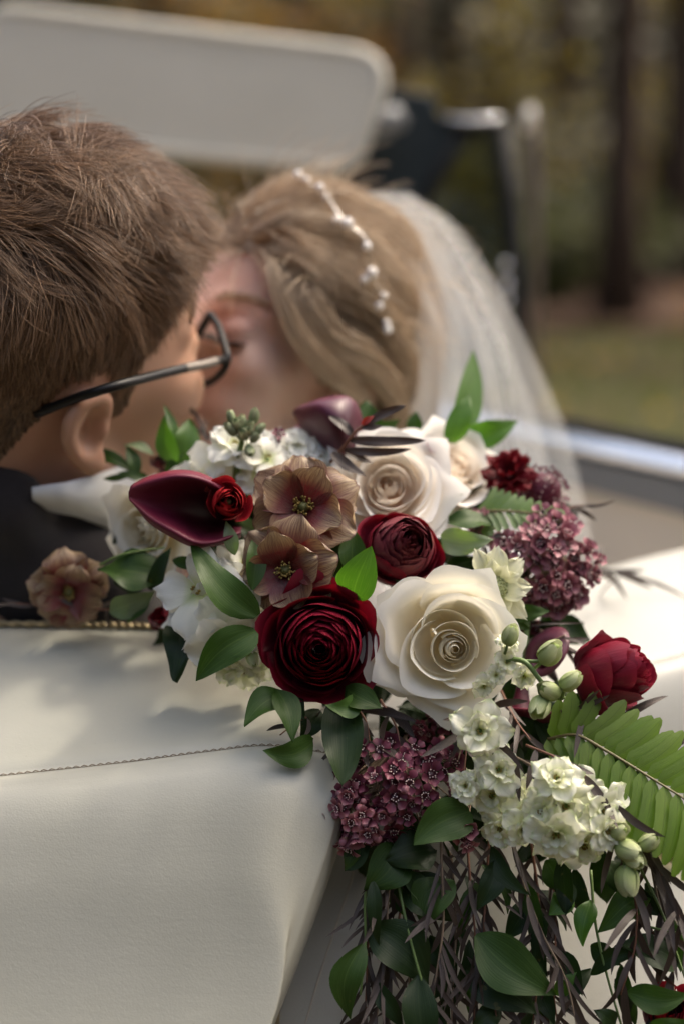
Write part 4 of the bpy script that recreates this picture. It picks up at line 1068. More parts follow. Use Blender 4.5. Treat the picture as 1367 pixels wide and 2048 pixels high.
# ---- bronze butterfly ranunculus
def butterfly(x, y, d, R_, nrm, roll, seed, label, lift=.25, curl=-.35):
    e = part('butterfly_ranunculus', x, y, d, nrm, roll, label); r = px(R_, d)
    petals(e, M['butter'], [(6, .2, r, r*.98, lift-.1, curl+.1, dict(shape='round', cup=.10, ruf=.05, nu=11, nv=11, x0=r*.06, frill=.012)),
                            (4, .75, r*.84, r*.86, lift+.4, curl+.45, dict(shape='round', cup=.14, ruf=.05, nu=11, nv=11, x0=r*.05, frill=.012))], seed)
    rn = random.Random(seed); b = Bag(); b.add(*ball((0, 0, r*.08), (r*.11, r*.11, r*.14), 10, 7))
    b.build('pistil', M['olive'], e); b = Bag()
    for k in range(46):
        a = rn.random()*6.28; q = r*rn.uniform(.09, .20); z = r*rn.uniform(.12, .26)
        p_ = Vector((q*math.cos(a), q*math.sin(a), z)); b.add(*tube([Vector((q*.5*math.cos(a), q*.5*math.sin(a), 0)), p_], r*.008, 4)); b.add(*ball(p_, (r*.022, r*.022, r*.03), 6, 5), m=0)
    b.build('stamens', M['anther'], e); return e
butterfly(607, 1016, .905, 106, (-.05, .18, .96), .3, 2, 'bronze veined flower with a red heart, the upper of the middle two')
butterfly(573, 1138, .893, 102, (-.18, -.10, .96), 1.1, 6, 'bronze veined flower with a yellow centre, the lower of the middle two')
butterfly(138, 1180, .965, 92, (.12, -.30, .85), .5, 9, 'faded bronze flower with curled petals lying on the left of the cover', .95, -1.2)
# ---- calla lilies
def calla(x, y, d, Lp, Rp, nrm, roll, mat, label, tipk=.55, back=.5, seed=1, spad=True):
    e = part('calla_lily', x, y, d, nrm, roll, label); L, r = px(Lp, d), px(Rp, d)
    V, UV = [], []; nu, nv = 40, 22
    for j in range(nv):
        v = j/(nv-1)
        for i in range(nu):
            a = -math.pi*1.06+2*math.pi*1.06*i/(nu-1); f = (1+math.cos(a))/2
            ln = .62+.38*f**1.3; q = v*ln
            rad = r*(.10+.34*q+.62*q**3.2)*(1+.05*(i/(nu-1)-.5)); z = L*q*(1-.22*max(0, q-.6)/.4*f)
            tp = r*tipk*max(0, v-.55)**1.4*f**7*2.2
            cu = max(0, v-.78)/.22
            rad += r*.20*cu**1.6; z -= L*back*.26*cu**2
            V.append((rad*math.cos(a)+tp, rad*math.sin(a), z-L*.55)); UV.append((i/(nu-1), v))
    o = mk('spathe', V, gridF(nu, nv), mat, e, UV); m_ = o.modifiers.new('thick', 'SOLIDIFY'); m_.thickness = .0009; m_.offset = 0
    if spad:
        b = Bag(); b.add(*tube([(0, 0, -L*.45), (0, 0, -L*.1), (r*.03, 0, L*.12)], [r*.10, r*.10, r*.05], 10)); b.build('spadix', plain('dark_spadix', (.05, .012, .014), .6), e)
    b = Bag(); b.add(*tube([(0, 0, -L*1.3), (0, 0, -L*.5)], [r*.10, r*.105], 8)); b.build('stem', M['stemgreen'], e)
    return e
def spathe(label, rows_, mat, stem_, spad=None):
    e = part('calla_lily', *rows_[len(rows_)//2][len(rows_[0])//2], label=label); o_ = e.location.copy(); q = e.rotation_quaternion.inverted()
    rr = patch([[P(*p) for p in r] for r in rows_], 30, 26); V, F, UV = sheet(rr)
    UV = [(v, 1-abs(2*v-1)*0-(1-abs(2*v-1))*.75*min(1, u*1.6)) for u, v in UV]
    o = mk('spathe', [q @ (v-BQ-o_) for v in V], F, mat, e, UV); m_ = o.modifiers.new('thick', 'SOLIDIFY'); m_.thickness = .0008; m_.offset = 0
    b = Bag(); st = cat([P(*p) for p in stem_], 12); b.add(*tube([q @ (v-BQ-o_) for v in st], .004, 8)); b.build('stem', M['stemgreen'], e)
    if spad: b = Bag(); b.add(*tube([q @ (P(*p)-BQ-o_) for p in spad], [.003, .0035, .002], 8)); b.build('spadix', plain('dark_spadix', (.05, .012, .014), .6), e)
spathe('large burgundy calla with its tip to the left and a black throat', [
    [(268, 968, .898), (300, 953, .899), (350, 941, .90), (396, 945, .905), (440, 966, .912), (490, 1000, .925)],
    [(262, 974, .889), (300, 963, .886), (352, 954, .885), (398, 960, .888), (440, 980, .896), (488, 1012, .91)],
    [(258, 984, .888), (302, 990, .893), (352, 990, .903), (400, 996, .921), (440, 1012, .945), (486, 1026, .965)],
    [(258, 993, .889), (300, 1013, .895), (350, 1030, .908), (398, 1042, .93), (438, 1050, .955), (484, 1050, .97)],
    [(260, 1000, .889), (300, 1036, .886), (348, 1062, .885), (393, 1082, .888), (434, 1080, .892), (482, 1062, .905)],
    [(266, 1004, .897), (298, 1044, .897), (344, 1074, .897), (390, 1094, .899), (436, 1090, .905), (482, 1074, .915)]], M['calla'], [(470, 1040, .96), (520, 1060, .98), (600, 1120, 1.0)])
spathe('glossy plum calla standing above the white stock', [
    [(586, 826, .992), (602, 850, .982), (625, 884, .978), (655, 910, .98), (692, 940, .99)],
    [(588, 822, .984), (610, 838, .968), (640, 870, .961), (668, 902, .964), (697, 940, .978)],
    [(592, 818, .98), (632, 812, .957), (668, 838, .948), (690, 884, .953), (706, 938, .97)],
    [(600, 813, .983), (648, 797, .966), (690, 803, .958), (710, 850, .962), (718, 934, .978)],
    [(604, 812, .99), (656, 796, .985), (698, 795, .976), (722, 832, .98), (732, 924, .99)],
    [(612, 818, .999), (656, 806, 1.002), (690, 808, 1.0), (710, 840, 1.0), (726, 920, 1.0)]], M['calla2'], [(705, 935, .985), (730, 990, .99), (760, 1080, 1.0)])
calla(1085, 1322, .93, 120, 52, (-.3, .40, .45), 1.2, M['calla2'], 'dark calla behind the green buds', .3)
calla(1040, 1420, .925, 160, 55, (-.1, -.75, .35), .4, M['calla'], 'dark calla hanging below the large rose', .3)
# ---- white stock and delphinium
def floret(parent, x, y, d, R_, nrm, roll, mat, seed, n=5, layers=1, center=True, nm='floret'):
    r = px(R_*1.18, d); rn = random.Random(seed); b = Bag()
    for l in range(layers):
        for k in range(n):
            s_ = (1-.25*l)*rn.uniform(.85, 1.15)
            V, F, UV = blade(r*s_, r*.95*s_, .35+.45*l+rn.uniform(-.2, .2), -.35+.5*l+rn.uniform(-.4, .3), 'round', cup=rn.uniform(-.05, .18), ruf=rn.uniform(.08, .14), nu=9, nv=8, x0=r*.08, frill=.03, rn=rn)
            b.add(V, F, UV, 0, rotz(l*.5+k*2*math.pi/n+rn.uniform(-.25, .25)) @ Matrix.Rotation(rn.uniform(-.25, .25), 4, 'X'))
    if center:
        for k in range(7):
            a = rn.random()*6.28; b.add(*ball((r*.09*math.cos(a), r*.09*math.sin(a), r*.16), (r*.035, r*.035, r*.07), 6, 5), m=1)
    b.add(*tube([(0, 0, -r*.6), (0, 0, 0)], [r*.05, r*.09], 6), m=2)
    o = b.build(nm, [mat, M['anther'], M['stemgreen']], parent)
    o.location = P(x, y, d)-BQ; o.rotation_mode = 'QUATERNION'; o.rotation_quaternion = face(D(*nrm), roll); return o
def bud(parent, x, y, d, R_, nrm, mat, seed, long=1.5, nm='bud'):
    r = px(R_, d); rn = random.Random(seed); b = Bag()
    for k in range(5):
        V, F, UV = wrap(k*1.257+rn.random()*.3, r*.15, r*rn.uniform(.92, 1.05), r*2*long, .85, rn.uniform(.12, .5), r*.1*rn.random(), 7, 9, corner=.25, skew=.08, ruf=.03, rn=rn, z0=-r*long)
        b.add(V, F, UV)
    b.add(*ball((0, 0, -r*.1), (r*.75, r*.75, r*long*.9), 9, 8)); b.add(*tube([(0, 0, -r*long*1.9), (0, 0, -r*long*.8)], r*.16, 5), m=1)
    o = b.build(nm, [mat, M['stemgreen']], parent); o.location = P(x, y, d)-BQ; o.rotation_mode = 'QUATERNION'; o.rotation_quaternion = face(D(*nrm), rn.random()*6); return o
def group(name, label):
    e = empty(name, (0, 0, 0), bq); e['label'] = label; return e
def stem(parent, pts, r0, r1, mat, nm='stem'):
    q = cat([P(*p) for p in pts], 24); b = Bag(); b.add(*tube([v-BQ for v in q], [lerp(r0, r1, i/23) for i in range(24)], 6)); return b.build(nm, mat, parent)
g = group('white_stock', 'white stock with grey green buds at the top left')
for i, (x, y, r, n) in enumerate([(438, 908, 50, (-.3, .3, .8)), (482, 932, 52, (.1, .2, 1)), (425, 945, 42, (-.4, .1, .9)), (470, 892, 46, (.1, .6, .7)), (516, 950, 46, (.3, .1, .9)), (455, 968, 40, (0, -.1, 1)), (535, 918, 44, (.3, .4, .8)), (380, 958, 40, (-.4, .3, .8))]):
    floret(g, x, y, .955+.006*(i % 3), r, n, i*1.3, M['white'], 100+i, 4, 1+i % 2)
for i, (x, y, n) in enumerate([(462, 834, (-.2, .9, .3)), (508, 832, (.2, .9, .4)), (484, 846, (0, .8, .6)), (520, 858, (.6, .6, .4)), (462, 858, (-.5, .6, .5)), (488, 868, (-.1, .3, .9)), (510, 874, (.4, .5, .6)), (500, 902, (.2, -.5, .8)), (475, 850, (-.1, .5, .8)), (500, 850, (.1, .5, .8)), (497, 862, (.1, .2, .9))]):
    bud(g, x, y, .94, 10.5+(i % 3)*1.5, n, M['stockbud'], 50+i)
stem(g, [(470, 960, .96), (478, 910, .95), (490, 860, .945)], .0022, .0015, M['stemgreen'])
g = group('white_stock', 'white stock behind the upper bronze flower')
for i, (x, y, r, n) in enumerate([(586, 905, 46, (-.1, .5, .8)), (560, 942, 50, (-.3, .2, .9)), (622, 938, 54, (.2, .2, .95)), (655, 950, 52, (.3, .1, .9)), (602, 884, 42, (.1, .8, .5)), (570, 975, 48, (-.1, 0, 1)), (640, 912, 44, (.3, .5, .7)), (548, 890, 40, (-.2, .6, .7))]):
    floret(g, x, y, .968+.006*(i % 3), r, n, i*1.1, M['white'], 120+i, 4, 1+(i+1) % 2)
g = group('white_stock', 'white stock with broad petals over the leather edge at the left')
for i, (x, y, r, n) in enumerate([(398, 1182, 66, (-.35, .2, .9)), (440, 1222, 78, (-.1, -.1, 1)), (400, 1248, 60, (-.5, -.2, .8)), (455, 1268, 66, (0, -.5, .9)), (470, 1195, 58, (.2, .2, .9)), (490, 1130, 46, (.1, .5, .8)), (505, 1240, 52, (.4, -.1, .9)), (430, 1290, 50, (-.2, -.6, .7))]):
    floret(g, x, y, .900+.008*(i % 3), r*1.15, n, i*1.7, M['white'], 140+i, 4, 1+i % 2)
g = group('white_stock', 'pale green tinted stock under the left leaf')
for i, (x, y, r, n) in enumerate([(486, 1338, 44, (0, -.5, .8)), (462, 1330, 36, (-.3, -.4, .8)), (508, 1320, 36, (.2, -.2, .9))]):
    floret(g, x, y, .915, r, n, i*1.1, M['delph'], 160+i, 4, 2)
bud(g, 505, 1318, .90, 15, (.2, -.6, .7), M['budgreen'], 71); bud(g, 490, 1300, .90, 13, (0, .2, .9), M['budgreen'], 72)
DEL = [('upper delphinium spike of crinkled greenish white flowers left of the fern stem', [(996, 1540, 46, (-.1, .2, 1)), (985, 1590, 46, (-.4, 0, .9)), (1022, 1632, 50, (0, -.2, 1)), (1045, 1655, 40, (.2, -.3, .9)), (1000, 1655, 40, (-.3, -.4, .8)), (1028, 1585, 44, (.2, .1, 1))]),
       ('lower delphinium spike of crinkled greenish white flowers under the fern', [(1112, 1558, 44, (-.1, .6, .8)), (1130, 1612, 52, (-.1, .1, 1)), (1176, 1590, 46, (.2, .4, .9)), (1112, 1668, 54, (-.3, -.3, .9)), (1205, 1622, 50, (.4, .1, .9)), (1166, 1688, 48, (.1, -.5, .9)), (1212, 1662, 38, (.4, -.1, .9)), (1082, 1622, 42, (-.5, 0, .8)), (1160, 1640, 42, (0, 0, 1))]),
       ('single crinkled greenish white flower below the large rose', [(958, 1462, 50, (.1, .1, 1))]),
       ('small greenish flower left of the delphinium', [(930, 1572, 30, (-.3, .1, .9)), (948, 1566, 26, (.2, .3, .9))])]
for gi, (lb, fl) in enumerate(DEL):
    g = group('delphinium', lb)
    for i, (x, y, r, n) in enumerate(fl): floret(g, x, y, (.848 if gi == 1 else .862)+.007*(i % 3), r, n, i*2.1, M['delph'], 200+gi*20+i, 5, 3)
    if gi == 1:
        for i, (x, y, r, n) in enumerate([(1256, 1700, 26, (.7, -.2, .6)), (1296, 1684, 20, (.6, .6, .4)), (1254, 1762, 28, (.1, -.9, .3)), (1236, 1662, 20, (.6, .3, .6)), (1268, 1718, 22, (.5, -.4, .7))]): bud(g, x, y, .848, r, n, M['budgreen'], 300+i, 1.15)
        stem(g, [(1120, 1640, .87), (1190, 1650, .87), (1250, 1690, .87), (1295, 1700, .87)], .002, .0014, M['stemgreen'])
        stem(g, [(1250, 1690, .87), (1262, 1720, .868), (1256, 1745, .866)], .0012, .001, M['stemgreen'], 'stalk')
g = group('green_larkspur', 'larkspur stem with pale green buds right of the large rose')
for i, (x, y, r, n) in enumerate([(1006, 1325, 30, (.0, .1, 1)), (1040, 1352, 30, (.2, -.4, .9)), (1008, 1288, 26, (.2, .6, .7)), (960, 1372, 30, (.1, -.4, .9)), (985, 1350, 24, (-.2, -.1, .9))]): floret(g, x+6, y, .872, r*.78, n, i*1.4, M['delph'], 320+i, 5, 2)
for i, (x, y, r, n) in enumerate([(1100, 1306, 26, (.5, .6, .6)), (1096, 1382, 24, (-.6, .3, .6)), (1140, 1362, 22, (.7, .6, .3)), (1078, 1414, 25, (-.3, -.5, .8)), (1020, 1270, 20, (.2, .8, .4))]): bud(g, x, y, .862, r, n, M['budgreen'], 330+i, 1.2)
stem(g, [(1000, 1320, .875), (1045, 1322, .868), (1075, 1355, .866), (1100, 1388, .868), (1122, 1398, .87)], .0017, .0012, M['stemgreen'])
stem(g, [(1050, 1322, .868), (1075, 1322, .866), (1092, 1316, .864)], .0011, .0009, M['stemgreen'], 'stalk')
stem(g, [(1122, 1398, .87), (1126, 1384, .868), (1134, 1372, .866)], .0012, .0009, M['stemgreen'], 'stalk')
stem(g, [(1100, 1388, .868), (1088, 1392, .868), (1080, 1402, .866)], .0012, .0009, M['stemgreen'], 'stalk')
# ---- scabiosa
def scabiosa(x, y, d, R_, nrm, seed, mat, dome, label, nm='scabiosa'):
    e = part(nm, x, y, d, nrm, 0, label); r = px(R_, d); rn = random.Random(seed)
    petals(e, mat, [(9, 0, r, r*.6, .25, -.1, dict(shape='round', cup=.12, ruf=.09, nu=11, nv=8, x0=r*.12, frill=.07)), (9, .4, r*.78, r*.5, .8, .3, dict(shape='round', cup=.12, ruf=.09, nu=9, nv=7, x0=r*.12, frill=.07))], seed)
    b = Bag(); b.add(*ball((0, 0, 0), (r*.42, r*.42, r*.36), 14, 9))
    for k in range(120):
        z = 1-k/120; a = k*2.39996; q = math.sqrt(1-z*z)
        c = Vector((r*.43*q*math.cos(a), r*.43*q*math.sin(a), r*.37*z)); b.add(*ball(c, r*.036, 6, 4))
    b.build('pincushion', dome, e); return e
scabiosa(985, 1178, .905, 74, (.10, .12, .95), 4, M['scab'], M['scabdome'], 'pale green scabiosa with a pincushion centre above the large rose')
e = part('scabiosa', 1018, 952, .985, (-.25, .55, .75), 0, 'crimson ruffled scabiosa at the upper right'); r = px(58, .985)
petals(e, M['crimson'], [(8, 0, r, r*.62, .25, .0, dict(shape='round', cup=.1, ruf=.13, nu=11, nv=8, x0=r*.06, frill=.10)), (8, .4, r*.9, r*.55, .75, .4, dict(shape='round', cup=.1, ruf=.14, nu=11, nv=8, x0=r*.05, frill=.12)), (7, .2, r*.75, r*.5, 1.15, .8, dict(shape='round', cup=.1, ruf=.15, nu=9, nv=8, x0=r*.04, frill=.12))], 17)
e = part('scabiosa', 1082, 985, .99, (.3, .4, .7), 0, 'dark purple scabiosa ball beside the crimson one'); r = px(48, .99); b = Bag()
for k in range(230):
    z = 1-1.6*k/230; a = k*2.39996; q = math.sqrt(max(0, 1-z*z)); c = Vector((r*q*math.cos(a), r*q*math.sin(a), r*z))*random.uniform(.85, 1.08)
    if k % 3: V, F, UV = blade(r*.2, r*.12, .8, .2, 'round', nu=3, nv=4); b.add(V, F, UV, 0, Matrix.Translation(c) @ c.to_track_quat('X', 'Z').to_matrix().to_4x4())
    else: b.add(*ball(c*1.06, r*.03, 6, 4), m=1)
b.add(*ball((0, 0, 0), r*.85, 12, 9)); b.build('pincushion', [M['waxdark'], M['dot']], e)
# ---- waxflower
def waxmesh(mat, open_=1, seed=1):
    r = .0052; rn = random.Random(seed); b = Bag()
    for k in range(5):
        V, F, UV = blade(r*.72*rn.uniform(.85, 1.12), r*.78, lerp(1.35, .35, open_)+rn.uniform(-.2, .2), lerp(1.0, -.05, open_)+rn.uniform(-.3, .3), 'round', cup=.16, nu=5, nv=5, x0=r*.34, rn=rn); b.add(V, F, UV, 0, rotz(k*1.257))
    V, F, UV = tube([(0, 0, -r*1.1), (0, 0, -r*.5), (0, 0, -r*.12), (0, 0, 0)], [r*.12, r*.30, r*.42, r*.40], 10, False); b.add(V, F, UV, 0)
    V, F, UV = tube([(0, 0, -r*.18), (0, 0, -r*.12)], [r*.40, r*.38], 10); b.add(V, F, UV, 1)
    for k in range(9):
        a = k*.698+rn.uniform(-.25, .25); q = r*rn.uniform(.14, .36); b.add(*ball((q*math.cos(a), q*math.sin(a), r*rn.uniform(.10, .20)), r*rn.uniform(.05, .07), 5, 4), m=2)
    return b, [mat, M['waxcup'], M['dot']]
wsrc = {}
def wax(label, cx, cy, rx, ry, d, n, nb, mat, seed, nrm0=(0, 0, 1), scale=1.0, tilt=0, hub=None, stems=True):
    g = group('waxflower', label); rn = random.Random(seed); hub = hub or (cx, cy+ry*.6, d+.05)
    H = P(*hub)-BQ; sb = Bag()
    for k in range(n+nb):
        q = math.sqrt(rn.random()); a = rn.random()*6.28
        ux, uy = q*math.cos(a), q*math.sin(a)
        x = cx+rx*(ux*math.cos(tilt)-uy*math.sin(tilt)*ry/rx); y = cy+ry*(ux*math.sin(tilt)*rx/ry+uy*math.cos(tilt))
        dd_ = d+px(min(rx, ry), d)*(.75*q*q-.3)+rn.uniform(-.004, .006)
        nn_ = (nrm0[0]+ux*.75+rn.uniform(-.35, .35), nrm0[1]-uy*.75+rn.uniform(-.35, .35), nrm0[2]*.8+rn.uniform(-.1, .2))
        key = (mat.name, 'bud' if k >= n else rn.choice(('a', 'c', 'd', 'b')))
        if key not in wsrc:
            if k >= n:
                b = Bag(); b.add(*ball((0, 0, 0), (.0019, .0019, .0021), 9, 7)); b.add(*tube([(0, 0, -.0045), (0, 0, -.0014)], [.0004, .001], 6)); o = b.build('bud', M['waxbud'], g)
            else:
                b, ms = waxmesh(mat, {'a': 1, 'c': .85, 'd': .7, 'b': .3}[key[1]], ord(key[1])); o = b.build('floret', ms, g)
            wsrc[key] = o
        else: o = twin(wsrc[key], g)
        o.location = P(x, y, dd_)-BQ; o.rotation_mode = 'QUATERNION'; o.rotation_quaternion = face(D(*nn_), rn.random()*6.28)
        o.scale = (scale*rn.uniform(.85, 1.15),)*3
        if stems:
            z = face(D(*nn_)) @ Vector((0, 0, 1)); p0 = Vector(o.location)-z*.005*scale
            sb.add(*tube([p0, p0.lerp(H, .25)-z*.004, H+Vector((rn.gauss(0, .004),)*3)], [.0004, .0005, .0007], 4))
    if stems: sb.build('stems', M['stemtan'], g)
    return g
wax('mauve waxflower cluster at the right of the bouquet', 1088, 1125, 95, 102, .94, 54, 5, M['wax'], 1, (.1, .1, 1), 1.55, hub=(1030, 1200, .98))
wax('mauve waxflower tip reaching out over the right cover', 1172, 1135, 30, 48, .945, 9, 2, M['wax'], 2, (.4, .1, .9), 1.0, hub=(1095, 1130, .97))
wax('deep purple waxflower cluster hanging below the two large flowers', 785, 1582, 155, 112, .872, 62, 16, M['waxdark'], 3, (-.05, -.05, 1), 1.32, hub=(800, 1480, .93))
wax('pinkish waxflower cluster with round buds at the lower left edge', 715, 1640, 78, 62, .865, 16, 16, M['wax'], 4, (-.2, -.35, .9), 1.2, hub=(800, 1560, .90))
wax('thin waxflower sprig between the two upper white roses', 858, 948, 22, 66, .965, 18, 3, M['wax'], 5, (.1, .3, .9), .85, tilt=-.25, hub=(850, 1040, 1.0))
wax('two cup shaped waxflowers beside the dark leaf', 930, 1676, 18, 20, .862, 3, 0, M['wax'], 6, (0, -.3, 1), 1.15, hub=(940, 1590, .90))
wax('waxflower sprig below the ruby shadow of the left leaves', 632, 1535, 26, 40, .89, 9, 2, M['waxdark'], 7, (-.3, 0, .9), 1.0, hub=(680, 1470, .92))
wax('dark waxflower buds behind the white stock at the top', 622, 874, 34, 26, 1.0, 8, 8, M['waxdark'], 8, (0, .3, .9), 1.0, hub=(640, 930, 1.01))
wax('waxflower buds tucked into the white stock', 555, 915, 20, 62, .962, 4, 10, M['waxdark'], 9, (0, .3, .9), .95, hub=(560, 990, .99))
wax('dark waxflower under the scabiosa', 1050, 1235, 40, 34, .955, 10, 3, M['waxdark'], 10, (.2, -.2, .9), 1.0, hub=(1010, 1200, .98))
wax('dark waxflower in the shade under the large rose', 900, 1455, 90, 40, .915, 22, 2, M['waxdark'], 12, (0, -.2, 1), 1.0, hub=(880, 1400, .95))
wax('waxflower behind the green leaf at the upper right', 965, 1055, 34, 30, .965, 9, 2, M['wax'], 13, (0, .3, .9), .95, hub=(980, 1100, .98))
# ---- ferns
def fern(label, mid, n, lens, wid, mat, nrm, ang=1.15, d_up=0, serr=0):
    g = group('fern_frond', label); q = cat([P(*p) for p in mid], n*2+1)
    b = Bag(); b.add(*tube([v-BQ for v in q], [lerp(.0011, .0005, i/(2*n)) for i in range(2*n+1)], 6)); b.build('midrib', plain('fern_midrib', (.13, .11, .04), .5), g)
    Nn = D(*nrm); rn = random.Random(n)
    for k in range(n):
        for sd_ in (-1, 1):
            i = 2*k+(1 if sd_ > 0 else 0); t = i/(2*n); p0 = q[i]; T_ = (q[min(i+1, 2*n)]-q[max(i-1, 0)]).normalized()
            S_ = Nn.cross(T_).normalized()*sd_
            ln = lens(t, sd_)*rn.uniform(.94, 1.05)
            if ln <= 0: continue
            a = ang+rn.uniform(-.06, .06); X = (T_*math.cos(a)+S_*math.sin(a)).normalized(); Z = (Nn+S_*.18*rn.uniform(-1, 1)+T_*.15).normalized(); Y = Z.cross(X).normalized(); Z = X.cross(Y)
            V, F, UV = blade(ln, wid*rn.uniform(.92, 1.06), .08, -.28+rn.uniform(-.1, .1), 'strap', cup=-.05, nu=5, nv=17, side=-sd_*ln*.05, frill=0, rn=rn)
            if serr: V = [(v[0], v[1]*(1+(.055 if (m_//5) % 2 else -.03)), v[2]) for m_, v in enumerate(V)]
            Mx = Matrix((X, Y, Z)).transposed()
            mk('leaflet', [Mx @ Vector(v)+p0-BQ for v in V], F, mat, g, UV)
def fl1(t, s): return px((126 if s > 0 else 150)*min(1, .62+t*1.6)*(1.0 if t < .7 else 1-.25*(t-.7)), .865)
fern('bright green fern frond reaching out to the right', [(1095, 1478, .89), (1150, 1470, .878), (1205, 1498, .872), (1262, 1532, .866), (1320, 1568, .86), (1390, 1612, .852), (1470, 1668, .845)], 16, fl1, px(37, .865), M['fern'], (.05, .30, .95), 1.22, serr=1)
fern('small grey green fern tip at the upper right', [(950, 1025, .97), (990, 1022, .962), (1040, 1024, .956), (1085, 1030, .952), (1122, 1032, .95)], 11, lambda t, s: px(66*(1-t*.80), .96), px(17, .96), M['fern2'], (.05, .35, .9), 1.0)
# ---- leaves: base point, tip point, width, sideways bow, turn about its own axis
def leaf(parent, B, T, w, bow=0, turn=0, mat='leaf', nm='leaf', shape='leaf', bulge=.10, fold=.12, curl=0, nu=7, nv=13):
    b0, t0 = P(*B)-BQ, P(*T)-BQ; ax = t0-b0; L = ax.length; X = ax.normalized(); d = (B[2]+T[2])/2
    nv_ = (-FW+UP*.35).normalized(); Y = nv_.cross(X).normalized(); Z = X.cross(Y)
    Y0, Z0 = Y, Z; W = px(w, d); V, UV = [], []
    rn = random.Random(int(B[0]*7+T[1]*3)); p1 = rn.random()*6.28; tw = rn.uniform(-38, 38); wv = rn.uniform(.04, .10)
    for j in range(nv):
        v = j/(nv-1); R_ = Matrix.Rotation(R(turn+tw*(v-.35)), 3, X); Y = R_ @ Y0; Z = R_ @ Z0
        if shape == 'leaf': ww = math.sin(math.pi*min(1, v*.985+.012)**.80)**1.0
        elif shape == 'broad': ww = math.sin(math.pi*min(1, v*.985+.012)**.68)**.8
        else: ww = math.sin(math.pi*min(1, v*.97+.03)**.8)**.6
        c = b0+ax*v+Y*px(bow, d)*math.sin(math.pi*v)+Z*L*(bulge*math.sin(math.pi*v)-curl*v**3)
        for i in range(nu):
            u = -1+2*i/(nu-1)
            V.append(c+Y*u*W/2*ww+Z*(fold*abs(u)*W*ww+wv*W*math.sin(v*9+u*2+p1)*u*u)); UV.append(((u+1)/2, v))
    return mk(nm, V, gridF(nu, nv), M[mat], parent, UV)
def sprig(name, label, leaves_, stems=(), mat='leaf', smat='stemgreen', **kw):
    g = group(name, label)
    for st in stems: stem(g, st, .0009, .0006, M[smat])
    for l in leaves_:
        l = list(l); k = dict(kw)
        if l and isinstance(l[-1], dict): k.update(l.pop())
        leaf(g, *l, **{**dict(mat=mat), **k})
    return g
sprig('ruscus_sprig', 'three blade green leaves standing up against the veil', [
    ((908, 892, 1.02), (944, 698, 1.045), 62, -6, 25, dict(bulge=.04)), ((893, 890, 1.0), (938, 790, 1.005), 52, -8, -10), ((915, 878, 1.02), (1034, 842, 1.02), 56, -8, 20)],
    [[(880, 930, 1.01), (895, 895, 1.01), (915, 875, 1.02)]], 'leaf2')
sprig('ruscus_sprig', 'pair of upright green leaves in front of the dark jaw at the upper left', [
    ((348, 928, .985), (327, 808, .99), 30, -4, 35), ((352, 932, .98), (330, 830, .975), 44, 6, -15), ((372, 930, .985), (378, 838, .99), 62, 4, 15, dict(shape='broad'))], [], 'leaf2')
sprig('ruscus_sprig', 'spray of narrow leaves over the white shirt at the left', [
    ((268, 944, .985), (152, 917, .99), 30, -14, 10), ((262, 950, .985), (205, 958, .985), 16, 4, 0), ((276, 950, .98), (252, 890, .985), 30, 0, 20), ((310, 912, .985), (246, 890, .985), 24, -4, 30, dict(mat='sage')),
    ((300, 958, .98), (236, 946, .975), 22, 2, 0), ((330, 950, .98), (372, 905, .98), 24, 0, 0)], [[(340, 975, .99), (290, 955, .985), (262, 945, .985)]])
sprig('ruscus_sprig', 'dark leaves behind the plum calla at the top', [
    ((736, 880, 1.0), (733, 800, 1.005), 62, 4, 10), ((700, 900, .995), (800, 838, 1.0), 46, 0, 20), ((822, 872, 1.02), (832, 822, 1.02), 34, 0, 10), ((765, 900, 1.0), (780, 842, 1.0), 40, 0, 0)], [])
sprig('ruscus_sprig', 'large glossy leaves on the left between calla and bronze flowers', [
    ((515, 1232, .885), (382, 1090, .893), 74, 24, 10, dict(shape='broad')), ((326, 1150, .945), (196, 1138, .95), 92, 8, 15, dict(shape='broad')), ((300, 1180, .94), (342, 1095, .935), 44, -10, -20, dict(mat='leafdark')),
    ((345, 1120, .93), (420, 1135, .92), 26, 0, 20), ((300, 1190, .95), (254, 1248, .95), 34, 0, 0), ((220, 1225, .955), (310, 1182, .945), 54, 0, 30, dict(mat='sage')), ((505, 1180, .885), (512, 1060, .90), 44, 0, 20), ((470, 1110, .90), (452, 1042, .90), 30, 0, 0, dict(mat='sage'))], [[(200, 1130, .95), (250, 1108, .945), (330, 1095, .95)]])
sprig('ruscus_sprig', 'bright leaf and dark leaf lying over the leather under the white stock', [
    ((512, 1262, .872), (392, 1362, .868), 74, -14, -15, dict(shape='broad')), ((360, 1240, .93), (350, 1364, .905), 84, 20, 10, dict(mat='leafdark', shape='broad')), ((330, 1262, .93), (418, 1330, .915), 60, 0, 0, dict(mat='leafdark'))], [])
sprig('ruscus_sprig', 'pointed green leaf between the bronze flower and the plum ranunculus', [
    ((706, 1196, .885), (742, 1092, .872), 82, 4, 0, dict(shape='broad', mat='leaf2', bulge=.12)), ((700, 1150, .905), (705, 1052, .91), 56, 0, 10), ((665, 1150, .91), (690, 1080, .91), 50, 0, 0, dict(mat='leafdark')), ((540, 990, .93), (524, 945, .935), 26, 0, 0)], [])
